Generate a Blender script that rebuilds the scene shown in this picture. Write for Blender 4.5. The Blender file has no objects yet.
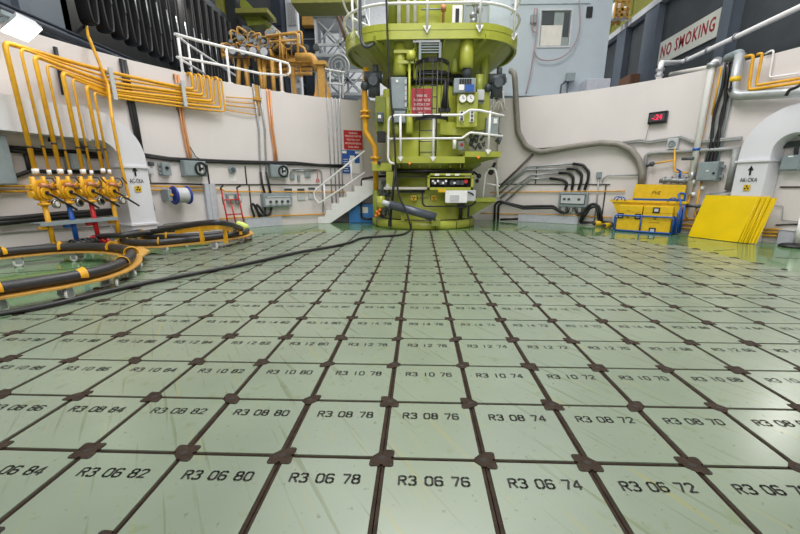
import bpy, bmesh, math, random
from mathutils import Vector, Matrix
random.seed(7)
SC = bpy.context.scene
COL = SC.collection
PI = math.pi

# ---------------------------------------------------------------- camera
F_PX, PITCH, ROLL, YAW = 377.35, 0.2621, 0.0006, -0.0340
CAM = Vector((0.1581, -1.4519, 1.2044))
PCX, PCY = 406.07, 285.41
_R = Vector((math.cos(YAW), -math.sin(YAW), 0)); _F0 = Vector((math.sin(YAW), math.cos(YAW), 0)); _Z = Vector((0, 0, 1))
FW = math.cos(PITCH)*_F0 - math.sin(PITCH)*_Z
_U = math.sin(PITCH)*_F0 + math.cos(PITCH)*_Z
RT = math.cos(ROLL)*_R + math.sin(ROLL)*_U
UP = math.cos(ROLL)*_U - math.sin(ROLL)*_R
cd = bpy.data.cameras.new('camera'); cam = bpy.data.objects.new('camera', cd); COL.objects.link(cam)
cam.matrix_world = Matrix(((RT.x, UP.x, -FW.x, CAM.x), (RT.y, UP.y, -FW.y, CAM.y), (RT.z, UP.z, -FW.z, CAM.z), (0, 0, 0, 1)))
cd.sensor_fit = 'HORIZONTAL'; cd.sensor_width = 36; cd.lens = F_PX/800*36
cd.shift_x = (400-PCX)/800; cd.shift_y = (PCY-267)/800
cd.clip_start = 0.05; cd.clip_end = 200
SC.camera = cam

# ---------------------------------------------------------------- light and exposure
SC.view_settings.view_transform = 'Standard'; SC.view_settings.look = 'None'
SC.view_settings.gamma = 1; SC.view_settings.exposure = 0.0
try: SC.view_settings.use_curve_mapping = False
except Exception: pass
wd = bpy.data.worlds.new('hall_light'); SC.world = wd; wd.use_nodes = True
bg = wd.node_tree.nodes['Background']; bg.inputs[0].default_value = (.965, 0.98, 1.0, 1); bg.inputs[1].default_value = 1.66
def area(name, loc, size, power, col=(1, .97, .92), rot=(0, 0, 0), sy=None):
    l = bpy.data.lights.new(name, 'AREA'); l.energy = power; l.color = col; l.size = size
    if sy: l.shape = 'RECTANGLE'; l.size_y = sy
    o = bpy.data.objects.new(name, l); o.location = loc; o.rotation_euler = rot; COL.objects.link(o); return o
area('hall_lamp_and_fill', (0.3, 5.8, 11.5), 5, 850)  # unseen overhead fill, added to brighten the far floor and walls
area('hall_lamp_and_fill', (0.6, 18, 12), 1.6, 1000)  # fill light added behind the machine to brighten the background
area('hall_lamp_and_fill', (-7.8, 11.6, 7.5), 0.6, 260, rot=(math.radians(-50), math.radians(-25), 0))
area('hall_lamp_and_fill', (7.5, 5.5, 3.55), 0.4, 24, rot=(0, math.radians(50), 0))
area('hall_lamp_and_fill', (0.5, -3.5, 7.5), 4.0, 420, rot=(math.radians(35), 0, 0))  # unseen fill from the camera side, added for the machine front

# ---------------------------------------------------------------- geometry of the place
WC = Vector((0.888, 4.895)); WR = 7.19; WH = 3.80
def ray(px, py): return FW + RT*((px-PCX)/F_PX) - UP*((py-PCY)/F_PX)
def proj(P):
    v = Vector(P)-CAM; D = v.dot(FW); return PCX+F_PX*v.dot(RT)/D, PCY-F_PX*v.dot(UP)/D
def G(px, py, z=0):
    d = ray(px, py); return CAM + d*((z-CAM.z)/d.z)
def AY(px, py, Y):
    d = ray(px, py); return CAM + d*((Y-CAM.y)/d.y)
def AX(px, py, X):
    d = ray(px, py); return CAM + d*((X-CAM.x)/d.x)
def th(P): return (math.atan2(P[1]-WC.y, P[0]-WC.x)+PI/2) % (2*PI)-PI/2
RK = [(2.55, 0), (2.70, .05), (2.84, .2), (3.05, .42), (3.2, .65), (3.4, .8), (3.7, .6), (4.1, 0)]
def RW(t):
    for (a, u), (b, v) in zip(RK, RK[1:]):
        if a <= t <= b: return WR+u+(v-u)*(t-a)/(b-a)
    return WR
def W(px, py, off=0):
    d = ray(px, py); lo, hi = 0, 16
    for _ in range(34):
        m = (lo+hi)/2; P = CAM+d*m
        if math.hypot(P.x-WC.x, P.y-WC.y) > RW(th(P))-off: hi = m
        else: lo = m
    return CAM+d*lo
def zrow(P, py):
    lo, hi = -2, 30
    for _ in range(40):
        m = (lo+hi)/2
        if proj((P[0], P[1], m))[1] > py: lo = m
        else: hi = m
    return m
def Wz(px, z, off=0):          # point on the wall at image column px and height z
    lo, hi = -400, 700
    for _ in range(40):
        m = (lo+hi)/2
        if W(px, m, off).z > z: lo = m
        else: hi = m
    return W(px, m, off)
def PW(t, z, off=0): return Vector((WC.x+(RW(t)-off)*math.cos(t), WC.y+(RW(t)-off)*math.sin(t), z))
def wpath(spec, off=0.06):
    """(px,py) | ('v',py) | ('h',px) | ('z',height) along the curved wall"""
    pts = []
    for s in spec:
        o = off
        if len(s) == 3 and s[0] not in ('v', 'h', 'z'): o = s[2]
        elif len(s) == 3: o = s[2]
        if s[0] == 'v': P = pts[-1]; q = Vector((P.x, P.y, zrow(P, s[1])))
        elif s[0] == 'z': P = pts[-1]; q = Vector((P.x, P.y, s[1]))
        elif s[0] == 'h': q = Wz(s[1], pts[-1].z, o)
        else: q = W(s[0], s[1], o)
        pts.append(q)
    return wsub(pts)
def wsub(pts):
    out = [pts[0]]
    for a, b in zip(pts, pts[1:]):
        ta, tb = th(a), th(b); ra = RW(ta)-math.hypot(a.x-WC.x, a.y-WC.y); rb = RW(tb)-math.hypot(b.x-WC.x, b.y-WC.y)
        n = max(1, int(abs(tb-ta)*WR/0.45))
        for k in range(1, n+1):
            u = k/n; out.append(PW(ta+(tb-ta)*u, a.z+(b.z-a.z)*u, ra+(rb-ra)*u))
    return out

# ---------------------------------------------------------------- materials
MATS = {}
def lin(h):
    h = h.lstrip('#'); c = [int(h[i:i+2], 16)/255 for i in (0, 2, 4)]
    return [x/12.92 if x <= .04045 else ((x+.055)/1.055)**2.4 for x in c]
def mat(name, hexc, rough=.5, metal=0, var=.06, scale=6, bump=0, emit=None, estr=1, bscale=None, spec=None, coat=0):
    if name in MATS: return MATS[name]
    m = bpy.data.materials.new(name); m.use_nodes = True; nt = m.node_tree; b = nt.nodes['Principled BSDF']
    c = lin(hexc); b.inputs['Roughness'].default_value = rough; b.inputs['Metallic'].default_value = metal
    if spec is not None: b.inputs['Specular IOR Level'].default_value = spec
    if coat: b.inputs['Coat Weight'].default_value = coat; b.inputs['Coat Roughness'].default_value = .12
    tc = nt.nodes.new('ShaderNodeTexCoord')
    if var:
        n = nt.nodes.new('ShaderNodeTexNoise'); n.inputs['Scale'].default_value = scale; n.inputs['Detail'].default_value = 4
        nt.links.new(tc.outputs['Object'], n.inputs['Vector'])
        r = nt.nodes.new('ShaderNodeValToRGB'); r.color_ramp.elements[0].position = .3; r.color_ramp.elements[1].position = .7
        r.color_ramp.elements[0].color = [max(0, x*(1-var*2)) for x in c]+[1]
        r.color_ramp.elements[1].color = [min(1, x*(1+var)) for x in c]+[1]
        nt.links.new(n.outputs['Fac'], r.inputs['Fac']); nt.links.new(r.outputs['Color'], b.inputs['Base Color'])
    else: b.inputs['Base Color'].default_value = c+[1]
    if bump:
        n2 = nt.nodes.new('ShaderNodeTexNoise'); n2.inputs['Scale'].default_value = bscale or scale*8; n2.inputs['Detail'].default_value = 3
        nt.links.new(tc.outputs['Object'], n2.inputs['Vector'])
        bp = nt.nodes.new('ShaderNodeBump'); bp.inputs['Strength'].default_value = bump; bp.inputs['Distance'].default_value = .01
        nt.links.new(n2.outputs['Fac'], bp.inputs['Height']); nt.links.new(bp.outputs['Normal'], b.inputs['Normal'])
    if emit:
        b.inputs['Emission Color'].default_value = lin(emit)+[1]; b.inputs['Emission Strength'].default_value = estr
    MATS[name] = m; return m
WALL = mat('wall_paint', '#DFD9D8', .55, var=.02, scale=1.2, bump=.05, bscale=3)
WHITE = mat('white_paint', '#F0F0F0', .4, var=.02)
DUCTW = mat('duct_white', '#DEDEE6', .45, var=.02, scale=2)
OFFW = mat('offwhite_paint', '#D8D4CC', .5, var=.04)
LGREY = mat('light_grey_paint', '#C3C6C9', .5, var=.04)
PLINTH = mat('plinth_grey', '#BFC1CC', .6, var=.05, scale=9)
GREY = mat('enclosure_grey', '#8D999E', .45, var=.05)
GALV = mat('galvanised_steel', '#A9ADB0', .4, .55, var=.1, scale=14)
CONC = mat('grey_pipe_paint', '#9A9C9C', .45, .1, var=.08, scale=10)
STEEL = mat('bright_steel', '#C8CACC', .25, .9, var=.05, scale=20)
SLATE = mat('slate_tube', '#59606B', .35, .3, var=.06)
DGREY = mat('dark_motor_grey', '#50565C', .45, .2, var=.1, scale=12)
BLACK = mat('black_rubber', '#222224', .45, var=.1, scale=20)
HOSE = mat('black_corrugated_hose', '#2E2E31', .42, var=.12, scale=30, bump=.3, bscale=60)
BLKM = mat('black_paint', '#18181B', .4, var=.05)
BRN = mat('brown_frame_steel', '#3A3028', .75, 0, var=.16, scale=18, bump=.35, bscale=70, spec=.12)
DBRN = mat('dark_socket', '#241E1A', .7, var=.05)
LIME = mat('lime_paint', '#ACB344', .32, var=.05, scale=3, bump=.04, bscale=4)
LIMED = mat('lime_deep', '#868F34', .42, var=.07, scale=4)
OLIVE = mat('olive_paint', '#84843C', .5, var=.08, scale=4)
YEL = mat('pipe_yellow', '#E2A720', .38, var=.07, scale=12)
SHEET = mat('sheet_yellow', '#DDBC0A', .28, var=.05, scale=2.2)
BOXY = mat('crate_yellow', '#E3BB1C', .42, var=.06, scale=8)
ORNG = mat('rack_ochre', '#C7984A', .45, var=.09, scale=10)
COPP = mat('copper_conduit', '#D89A6C', .4, .25, var=.05)
PINK = mat('actuator_copper', '#C98A68', .45, .2, var=.1)
BLUE = mat('blue_paint', '#1E58AE', .38, var=.05)
DBLUE = mat('reel_blue', '#2A3C96', .4, var=.05)
BOXB = mat('crate_blue', '#3F84CE', .45, var=.05)
RED = mat('red_paint', '#C42428', .4, var=.05)
SRED = mat('sign_red', '#BE1F26', .45, var=.03)
SBLUE = mat('sign_blue', '#2556A8', .45, var=.04)
MAROON = mat('sign_maroon', '#B02A3A', .45, var=.04)
NAVY = mat('navy_steel', '#2A3240', .5, .1, var=.08, scale=2)
HALLG = mat('hall_blue_grey', '#5C6570', .55, var=.07, scale=1.2)
HALLD = mat('hall_dark_grey', '#43484C', .6, var=.1, scale=1.5)
HALLB = mat('hall_near_black', '#222426', .6, var=.1, scale=2)
CABIN = mat('cabin_pale_blue', '#B3BEC6', .5, var=.02, scale=2)
SIGNW = mat('sign_cream', '#D6D8CE', .5, var=.03, scale=2)
BROWNT = mat('rust_brown', '#6B4A36', .6, var=.1)
GLOVE = mat('pale_green_cloth', '#CFE078', .7, var=.08, scale=20, bump=.4)
LAMPG = mat('lamp_glass', '#FFFFFF', .3, var=0, emit='#F4FFE8', estr=5)
LEDR = mat('led_red', '#FF2050', .4, var=0, emit='#FF1848', estr=1.6)
INK = mat('stencil_ink', '#15150F', .6, var=.15, scale=60)
TXTW = mat('white_lettering', '#F2F0EC', .5, var=0)
TXTR = mat('maroon_lettering', '#9A2A34', .5, var=0)
TXTK = mat('black_lettering', '#1C1C20', .5, var=0)
GLASS = mat('window_glass', '#9DA8A6', .08, var=.1, scale=1.5)

# panels: pale green plates with scuffs and faint wear
def panel_mat():
    m = mat('panel_green', '#7C8876', .27, var=.045, scale=1.6, bump=.05, bscale=5, spec=.75)
    nt = m.node_tree; b = nt.nodes['Principled BSDF']; src = b.inputs['Base Color'].links[0].from_socket
    tc = nt.nodes.new('ShaderNodeTexCoord')
    last = src
    for rot, sc, col, thr in ((.5, (1.2, 26, 1), '#5E6644', .63), (2.2, (1.5, 34, 1), '#8B8A5A', .64), (0.1, (7, 7, 7), '#6F7A58', .65), (1.2, (30, 30, 30), '#585238', .68)):
        m0 = nt.nodes.new('ShaderNodeMapping'); m0.inputs['Rotation'].default_value = (0, 0, rot*1.9); mp = nt.nodes.new('ShaderNodeMapping'); mp.inputs['Scale'].default_value = sc; nt.links.new(tc.outputs['Object'], m0.inputs['Vector'])
        mp.inputs['Location'].default_value = (rot*7, rot*3, 0)
        n = nt.nodes.new('ShaderNodeTexNoise'); n.inputs['Scale'].default_value = 1.0; n.inputs['Detail'].default_value = 5
        nt.links.new(m0.outputs['Vector'], mp.inputs['Vector']); nt.links.new(mp.outputs['Vector'], n.inputs['Vector'])
        mr = nt.nodes.new('ShaderNodeMapRange'); mr.inputs['From Min'].default_value = thr-.03; mr.inputs['From Max'].default_value = thr+.05
        mr.inputs['To Max'].default_value = .55
        nt.links.new(n.outputs['Fac'], mr.inputs['Value'])
        mx = nt.nodes.new('ShaderNodeMix'); mx.data_type = 'RGBA'; mx.inputs[7].default_value = lin(col)+[1]
        nt.links.new(mr.outputs['Result'], mx.inputs[0]); nt.links.new(last, mx.inputs[6]); last = mx.outputs[2]
    nt.links.new(last, b.inputs['Base Color']); return m
PANEL = panel_mat()
def green_mat():
    m = mat('floor_green', '#62845A', .09, var=.16, scale=.8, bump=.03, bscale=2)
    return m
GREEN = green_mat()

# ---------------------------------------------------------------- mesh builder
class MB:
    def __init__(s): s.v = []; s.f = []; s.sm = []
    def add(s, vs, fs, smooth=False, M=None):
        o = len(s.v)
        for v in vs: s.v.append((M @ Vector(v)) if M else Vector(v))
        for f in fs: s.f.append([o+i for i in f]); s.sm.append(smooth)
        return s
    def box(s, x0, x1, y0, y1, z0, z1, M=None, bev=0):
        if x0 > x1: x0, x1 = x1, x0
        if y0 > y1: y0, y1 = y1, y0
        if z0 > z1: z0, z1 = z1, z0
        b = min(bev, (x1-x0)/3, (y1-y0)/3, (z1-z0)/3)
        if b <= 0:
            vs = [(x, y, z) for z in (z0, z1) for y in (y0, y1) for x in (x0, x1)]
            fs = [(0, 2, 3, 1), (4, 5, 7, 6), (0, 1, 5, 4), (2, 6, 7, 3), (0, 4, 6, 2), (1, 3, 7, 5)]
            return s.add(vs, fs, False, M)
        bm = bmesh.new(); bmesh.ops.create_cube(bm, size=1)
        for v in bm.verts: v.co = Vector(((x0+x1)/2+v.co.x*(x1-x0), (y0+y1)/2+v.co.y*(y1-y0), (z0+z1)/2+v.co.z*(z1-z0)))
        bmesh.ops.bevel(bm, geom=bm.edges[:], offset=b, segments=2, affect='EDGES', profile=.6)
        bm.verts.index_update(); s.add([v.co.copy() for v in bm.verts], [[v.index for v in f.verts] for f in bm.faces], False, M); bm.free(); return s
    def tube(s, pts, r, n=10, cap=True, fil=0, closed=False, M=None, prof=None):
        pts = [Vector(p) for p in pts]
        if fil and len(pts) > 2: pts = fillet(pts, fil)
        q = [pts[0]]
        for p in pts[1:]:
            if (p-q[-1]).length > 1e-5: q.append(p)
        pts = q
        if len(pts) < 2: return s
        N = len(pts); T = []
        for i in range(N):
            if closed: a = (pts[i]-pts[i-1]).normalized(); b = (pts[(i+1) % N]-pts[i]).normalized()
            else:
                a = (pts[i]-pts[i-1]).normalized() if i else (pts[1]-pts[0]).normalized()
                b = (pts[i+1]-pts[i]).normalized() if i < N-1 else a
            t = a+b; T.append(t.normalized() if t.length > 1e-6 else a)
        ref = Vector((0, 0, 1)) if abs(T[0].z) < .9 else Vector((1, 0, 0))
        u = T[0].cross(ref).normalized(); vs = []
        for i in range(N):
            if i:
                ax = T[i-1].cross(T[i])
                if ax.length > 1e-7: u = Matrix.Rotation(T[i-1].angle(T[i]), 3, ax.normalized()) @ u
                u = (u-T[i]*u.dot(T[i])).normalized()
            w = T[i].cross(u); ri = r[i] if isinstance(r, (list, tuple)) and len(r) == N else (r if not isinstance(r, (list, tuple)) else r[0])
            if prof:
                for (a, b) in prof: vs.append(pts[i]+u*a+w*b)
            else:
                for k in range(n): an = 2*PI*k/n; vs.append(pts[i]+u*(ri*math.cos(an))+w*(ri*math.sin(an)))
        if prof: n = len(prof)
        fs = []
        for i in range(N if closed else N-1):
            j = (i+1) % N
            for k in range(n): fs.append((i*n+k, i*n+(k+1) % n, j*n+(k+1) % n, j*n+k))
        s.add(vs, fs, prof is None, M)
        if cap and not closed:
            o = len(s.v)-len(vs); s.f.append([o+k for k in range(n)][::-1]); s.sm.append(False)
            s.f.append([o+(N-1)*n+k for k in range(n)]); s.sm.append(False)
        return s
    def cyl(s, a, b, r, n=20, r2=None, M=None):
        if r2 is None: return s.tube([a, b], r, n, M=M)
        a, b = Vector(a), Vector(b); m = [a, b]
        return s.tube(m, [r, r2], n, M=M)
    def lathe(s, prof, n=48, c=(0, 0, 0), a0=0, a1=2*PI, M=None, smooth=True):
        full = abs(a1-a0-2*PI) < 1e-6; c = Vector(c); vs = []; m = n if full else n+1
        for k in range(m):
            an = a0+(a1-a0)*k/n
            for (r, z) in prof: vs.append(c+Vector((r*math.cos(an), r*math.sin(an), z)))
        L = len(prof); fs = []
        for k in range(n):
            k2 = (k+1) % m
            for i in range(L-1):
                fs.append((k*L+i, k2*L+i, k2*L+i+1, k*L+i+1))
        return s.add(vs, fs, smooth, M)
    def ring(s, pin, pout, z0, z1, closed=True):
        """solid strip between two plan outlines"""
        n = len(pin); vs = []
        for p, q in zip(pin, pout): vs += [(p[0], p[1], z0), (q[0], q[1], z0), (q[0], q[1], z1), (p[0], p[1], z1)]
        fs = []
        for i in range(n if closed else n-1):
            j = (i+1) % n
            for k in range(4): fs.append((i*4+k, i*4+(k+1) % 4, j*4+(k+1) % 4, j*4+k))
        if not closed: fs += [(0, 1, 2, 3), (4*n-1, 4*n-2, 4*n-3, 4*n-4)]
        return s.add(vs, fs)
    def prism(s, out, z0, z1, M=None):
        n = len(out); vs = [(p[0], p[1], z0) for p in out]+[(p[0], p[1], z1) for p in out]
        fs = [list(range(n))[::-1], list(range(n, 2*n))]+[(i, (i+1) % n, n+(i+1) % n, n+i) for i in range(n)]
        return s.add(vs, fs, False, M)
    def sheet(s, a, b, c, d, t):
        """plate through four corners with thickness t towards its back"""
        a, b, c, d = map(Vector, (a, b, c, d)); nrm = (b-a).cross(d-a).normalized()*t
        return s.add([a, b, c, d, a+nrm, b+nrm, c+nrm, d+nrm], [(0, 1, 2, 3), (7, 6, 5, 4), (0, 4, 5, 1), (1, 5, 6, 2), (2, 6, 7, 3), (3, 7, 4, 0)])
    def ball(s, c, r, n=12, sc=(1, 1, 1)):
        vs = []; c = Vector(c)
        for i in range(n//2+1):
            p = PI*i/(n//2)
            for k in range(n): a = 2*PI*k/n; vs.append(c+Vector((r*sc[0]*math.sin(p)*math.cos(a), r*sc[1]*math.sin(p)*math.sin(a), r*sc[2]*math.cos(p))))
        fs = [(i*n+k, i*n+(k+1) % n, (i+1)*n+(k+1) % n, (i+1)*n+k) for i in range(n//2) for k in range(n)]
        return s.add(vs, fs, True)
def fillet(pts, r, seg=5):
    out = [pts[0]]
    for i in range(1, len(pts)-1):
        p, a, b = pts[i], pts[i-1], pts[i+1]; u = (a-p); v = (b-p)
        if u.length < 1e-6 or v.length < 1e-6: continue
        ang = u.angle(v)
        if ang > 2.85: out.append(p); continue
        d = min(r/math.tan(ang/2) if ang > .05 else r, u.length*.49, v.length*.49); A = p+u.normalized()*d; B = p+v.normalized()*d
        for k in range(seg+1):
            t = k/seg; out.append(A*(1-t)**2+p*2*t*(1-t)+B*t*t)
    out.append(pts[-1]); return out
def smooth_path(pts, seg=6):
    pts = [Vector(p) for p in pts]; out = []
    for i in range(len(pts)-1):
        p0 = pts[max(0, i-1)]; p1 = pts[i]; p2 = pts[i+1]; p3 = pts[min(len(pts)-1, i+2)]
        for k in range(seg):
            t = k/seg; out.append(.5*((2*p1)+(p2-p0)*t+(2*p0-5*p1+4*p2-p3)*t*t+(3*p1-p0-3*p2+p3)*t**3))
    out.append(pts[-1]); return out

INV = {}
def obj(name, mb, m, parent=None, world=True, org=None):
    me = bpy.data.meshes.new(name)
    vs = mb.v
    o = bpy.data.objects.new(name, me)
    if parent is not None:
        W4 = INV[parent.name] if world else None
        if world: vs = [W4 @ v for v in vs]
        INV[o.name] = INV[parent.name]
        me.from_pydata([tuple(v) for v in vs], [], mb.f)
    else:
        if org is None and vs:
            xs = [v.x for v in vs]; ys = [v.y for v in vs]; zs = [v.z for v in vs]
            org = Vector(((min(xs)+max(xs))/2, (min(ys)+max(ys))/2, min(zs)))
        org = Vector(org) if org is not None else Vector()
        me.from_pydata([tuple(v-org) for v in vs], [], mb.f); o.location = org
        INV[o.name] = Matrix.Translation(-org)
    me.polygons.foreach_set('use_smooth', mb.sm)
    bm = bmesh.new(); bm.from_mesh(me); bmesh.ops.recalc_face_normals(bm, faces=bm.faces[:]); bm.to_mesh(me); bm.free()
    me.materials.append(m); COL.objects.link(o)
    if parent is not None: o.parent = parent
    me.update(); return o
def tag(o, label=None, cat=None, group=None, kind=None):
    if label: o['label'] = label
    if cat: o['category'] = cat
    if group: o['group'] = group
    if kind: o['kind'] = kind
    return o
def thing(name, label, cat, loc=(0, 0, 0), rz=0, group=None):
    o = bpy.data.objects.new(name, None); o.empty_display_size = .1; COL.objects.link(o)
    o.location = loc; o.rotation_euler = (0, 0, rz)
    INV[o.name] = (Matrix.Translation(Vector(loc)) @ Matrix.Rotation(rz, 4, 'Z')).inverted()
    return tag(o, label, cat, group)
def struct(name, mb, m, parent=None, org=None):
    o = obj(name, mb, m, parent, org=org)
    if parent is None: o['kind'] = 'structure'
    return o
def copy_tree(o, loc=None, rz=None, label=None, parent=None):
    c = o.copy(); COL.objects.link(c)
    if parent: c.parent = parent
    if loc is not None: c.location = loc
    if rz is not None: c.rotation_euler = (0, 0, rz)
    if label: c['label'] = label
    for ch in list(o.children): copy_tree(ch, parent=c)
    return c
def text_mb(txt, size, M, align='CENTER', ext=.002, shear=0, width=None, bold=0, sp=1):
    cu = bpy.data.curves.new('t', 'FONT'); cu.body = txt; cu.size = size; cu.extrude = ext; cu.align_x = align; cu.align_y = 'CENTER'; cu.shear = shear
    cu.resolution_u = 2; cu.offset = bold; cu.space_character = sp; cu.space_line = 1.0
    o = bpy.data.objects.new('t', cu); COL.objects.link(o)
    dg = bpy.context.evaluated_depsgraph_get(); me = o.evaluated_get(dg).to_mesh()
    sx = 1
    if width:
        w = max(v.co.x for v in me.vertices)-min(v.co.x for v in me.vertices); sx = width/w
    mb = MB(); mb.add([(v.co.x*sx, v.co.y, v.co.z) for v in me.vertices], [list(p.vertices) for p in me.polygons], False, M)
    bpy.data.objects.remove(o); bpy.data.curves.remove(cu); return mb
# wall-mounted frame: x along the wall to the right, y into the wall, z up
class WF:
    def __init__(s, px0, px1, py0, py1, off=0):
        pym = (py0+py1)/2; a = W(px0, pym, off); b = W(px1, pym, off); m = W((px0+px1)/2, pym, off)
        t = th(m); s.t = t; tg = PW(t+.02, 0)-PW(t-.02, 0); n = Vector((tg.y, -tg.x, 0)).normalized(); s.rz = math.atan2(-n.x, n.y)
        s.w = (Vector((a.x, a.y))-Vector((b.x, b.y))).length
        s.zt = zrow(m, py0); s.z0 = zrow(m, py1); s.h = s.zt-s.z0
        sag = s.w**2/8/(WR)
        c = PW(t, s.z0, off+.004+sag); s.loc = c
        s.M = Matrix.Translation(c) @ Matrix.Rotation(s.rz, 4, 'Z')
    def thing(s, name, label, cat, group=None): return thing(name, label, cat, s.loc, s.rz, group)
def LM(loc, rz): return Matrix.Translation(Vector(loc)) @ Matrix.Rotation(rz, 4, 'Z')
FRONT = Matrix.Rotation(PI/2, 4, 'X')    # text in xy plane -> faces -y

def smoothpx(pts, seg=5): return [(p.x, p.y) for p in smooth_path([(a, b, 0) for a, b in pts], seg)]

# ================================================================ SETTING
# ---- wall cylinder
def wall_arc(name, a0, a1, r_in=WR, top=3.84, th_=.45, m=WALL):
    mb = MB(); n = max(6, int((a1-a0)*WR/.35)); vs = []
    prof = [(r_in, 0), (r_in, top), (r_in+th_, top), (r_in+th_, 0)]
    dr = r_in-WR; vs = []
    for k in range(n+1):
        t = a0+(a1-a0)*k/n; P = PW(t, 0, -dr); Q = PW(t, 0, -dr-th_)
        vs += [(P.x, P.y, -.012), (P.x, P.y, top), (Q.x, Q.y, top), (Q.x, Q.y, -.012)]
    mb.add(vs, [(k*4+j, k*4+(j+1) % 4, k*4+4+(j+1) % 4, k*4+4+j) for k in range(n) for j in range(4)]+[(0, 1, 2, 3), (4*n, 4*n+1, 4*n+2, 4*n+3)])
    return struct(name, mb, m, org=(WC.x, WC.y, 0))
aL = th(W(362, 150)); aR = th(W(498, 150))
wall_arc('wall_left', aL, PI*1.25, top=3.76)
wall_arc('wall_right', -PI*.25, aR)
wall_arc('wall_front', PI*1.25, PI*1.75)
wall_arc('wall_back', aR, aL, WR+.22)

# ---- green floor and the paneled top
S = .46
def inside(x, y):
    dx, dy = abs(x-.62), abs(y-3.75); r = (dx**3+dy**3)**(1/3)
    if x < -3.75 and y < 3.6: return False
    return r < 5.02
mb = MB(); mb.lathe([(0, 0), (WR+1.3, 0)], 96, (WC.x, WC.y, -.012), smooth=False)
floor = struct('floor', mb, GREEN, org=(WC.x, WC.y, 0))
cells = []
for j in range(-3, 22):
    for i in range(-14, 16):
        cx_, cy_ = (i+.5)*S, (j-.5)*S
        if cy_ < -1.7: continue
        if inside(cx_, cy_) and math.hypot(cx_-.35, cy_-10.55) > 1.75: cells.append((i, j))
cs = set(cells)
mb = MB()
for (i, j) in cells: mb.box(i*S-.002, (i+1)*S+.002, (j-1)*S-.002, j*S+.002, -.012, -.0065)
obj('panel_framework', mb, BRN, floor)
mb = MB(); rnd = random.Random(3)
for (i, j) in cells:
    gl = .0165+rnd.uniform(-.004, .004); gr = .0165+rnd.uniform(-.004, .004); gb = .011+rnd.uniform(-.003, .002); gt = .011
    x0, x1, y0, y1 = i*S+gl, (i+1)*S-gr, (j-1)*S+gb, j*S-gt; c = .026
    out = [(x0+c, y0), (x1-c, y0), (x1, y0+c), (x1, y1-c), (x1-c, y1), (x0+c, y1), (x0, y1-c), (x0, y0+c)]
    dz = rnd.uniform(-.0006, .0006)
    mb.prism(out, -.010, 0+dz)
obj('floor_panels', mb, PANEL, floor)
# junction plates with locking socket and bolt tabs
nodes = sorted({(i+a, j+b) for (i, j) in cells for a in (0, 1) for b in (-1, 0)}, key=lambda q: (q[0]*S-CAM.x)**2+(q[1]*S-CAM.y)**2)
def node_mb(mb, mk, x, y, rn):
    a = .041; c = .011; z = .0022
    mb.prism([(x-a, y-c), (x-c, y-a), (x+c, y-a), (x+a, y-c), (x+a, y+c), (x+c, y+a), (x-c, y+a), (x-a, y+c)], -.008, z)
    corners = [(1, 1), (-1, 1), (-1, -1), (1, -1)]; k = rn.choice([1, 2, 2, 3, 3, 4]); rn.shuffle(corners)
    for sx, sy in corners[:k]:
        d = .054
        mb.prism([(x+sx*.008, y+sy*.008), (x+sx*.052, y+sy*.008), (x+sx*d, y+sy*.03), (x+sx*d, y+sy*(d-.008)), (x+sx*(d-.008), y+sy*d), (x+sx*.03, y+sy*d), (x+sx*.008, y+sy*.052)][::(1 if sx*sy > 0 else -1)], -.008, z+.0004)
        mk.prism([(x+sx*.045+.0075*math.cos(q), y+sy*.045+.0075*math.sin(q)) for q in [PI*t/4 for t in range(8)]], z, z+.0012)
    h = .021
    mk.prism([(x-h, y), (x, y-h*.8), (x+h, y), (x, y+h*.8)], z, z+.001)
big, bigk = MB(), MB(); rn = random.Random(11)
vis = [q for q in nodes if q[1]*S > -.75]
for n_, (i, j) in enumerate(vis):
    if n_ < 100:
        a, k = MB(), MB(); node_mb(a, k, i*S, j*S, rn); p = obj('junction_plate', a, BRN, floor); obj('socket', k, DBRN, p)
    else: node_mb(big, bigk, i*S, j*S, rn)
p = obj('junction_plate', big, BRN, floor); p['kind'] = 'stuff'; q = obj('socket', bigk, DBRN, p)
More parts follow.
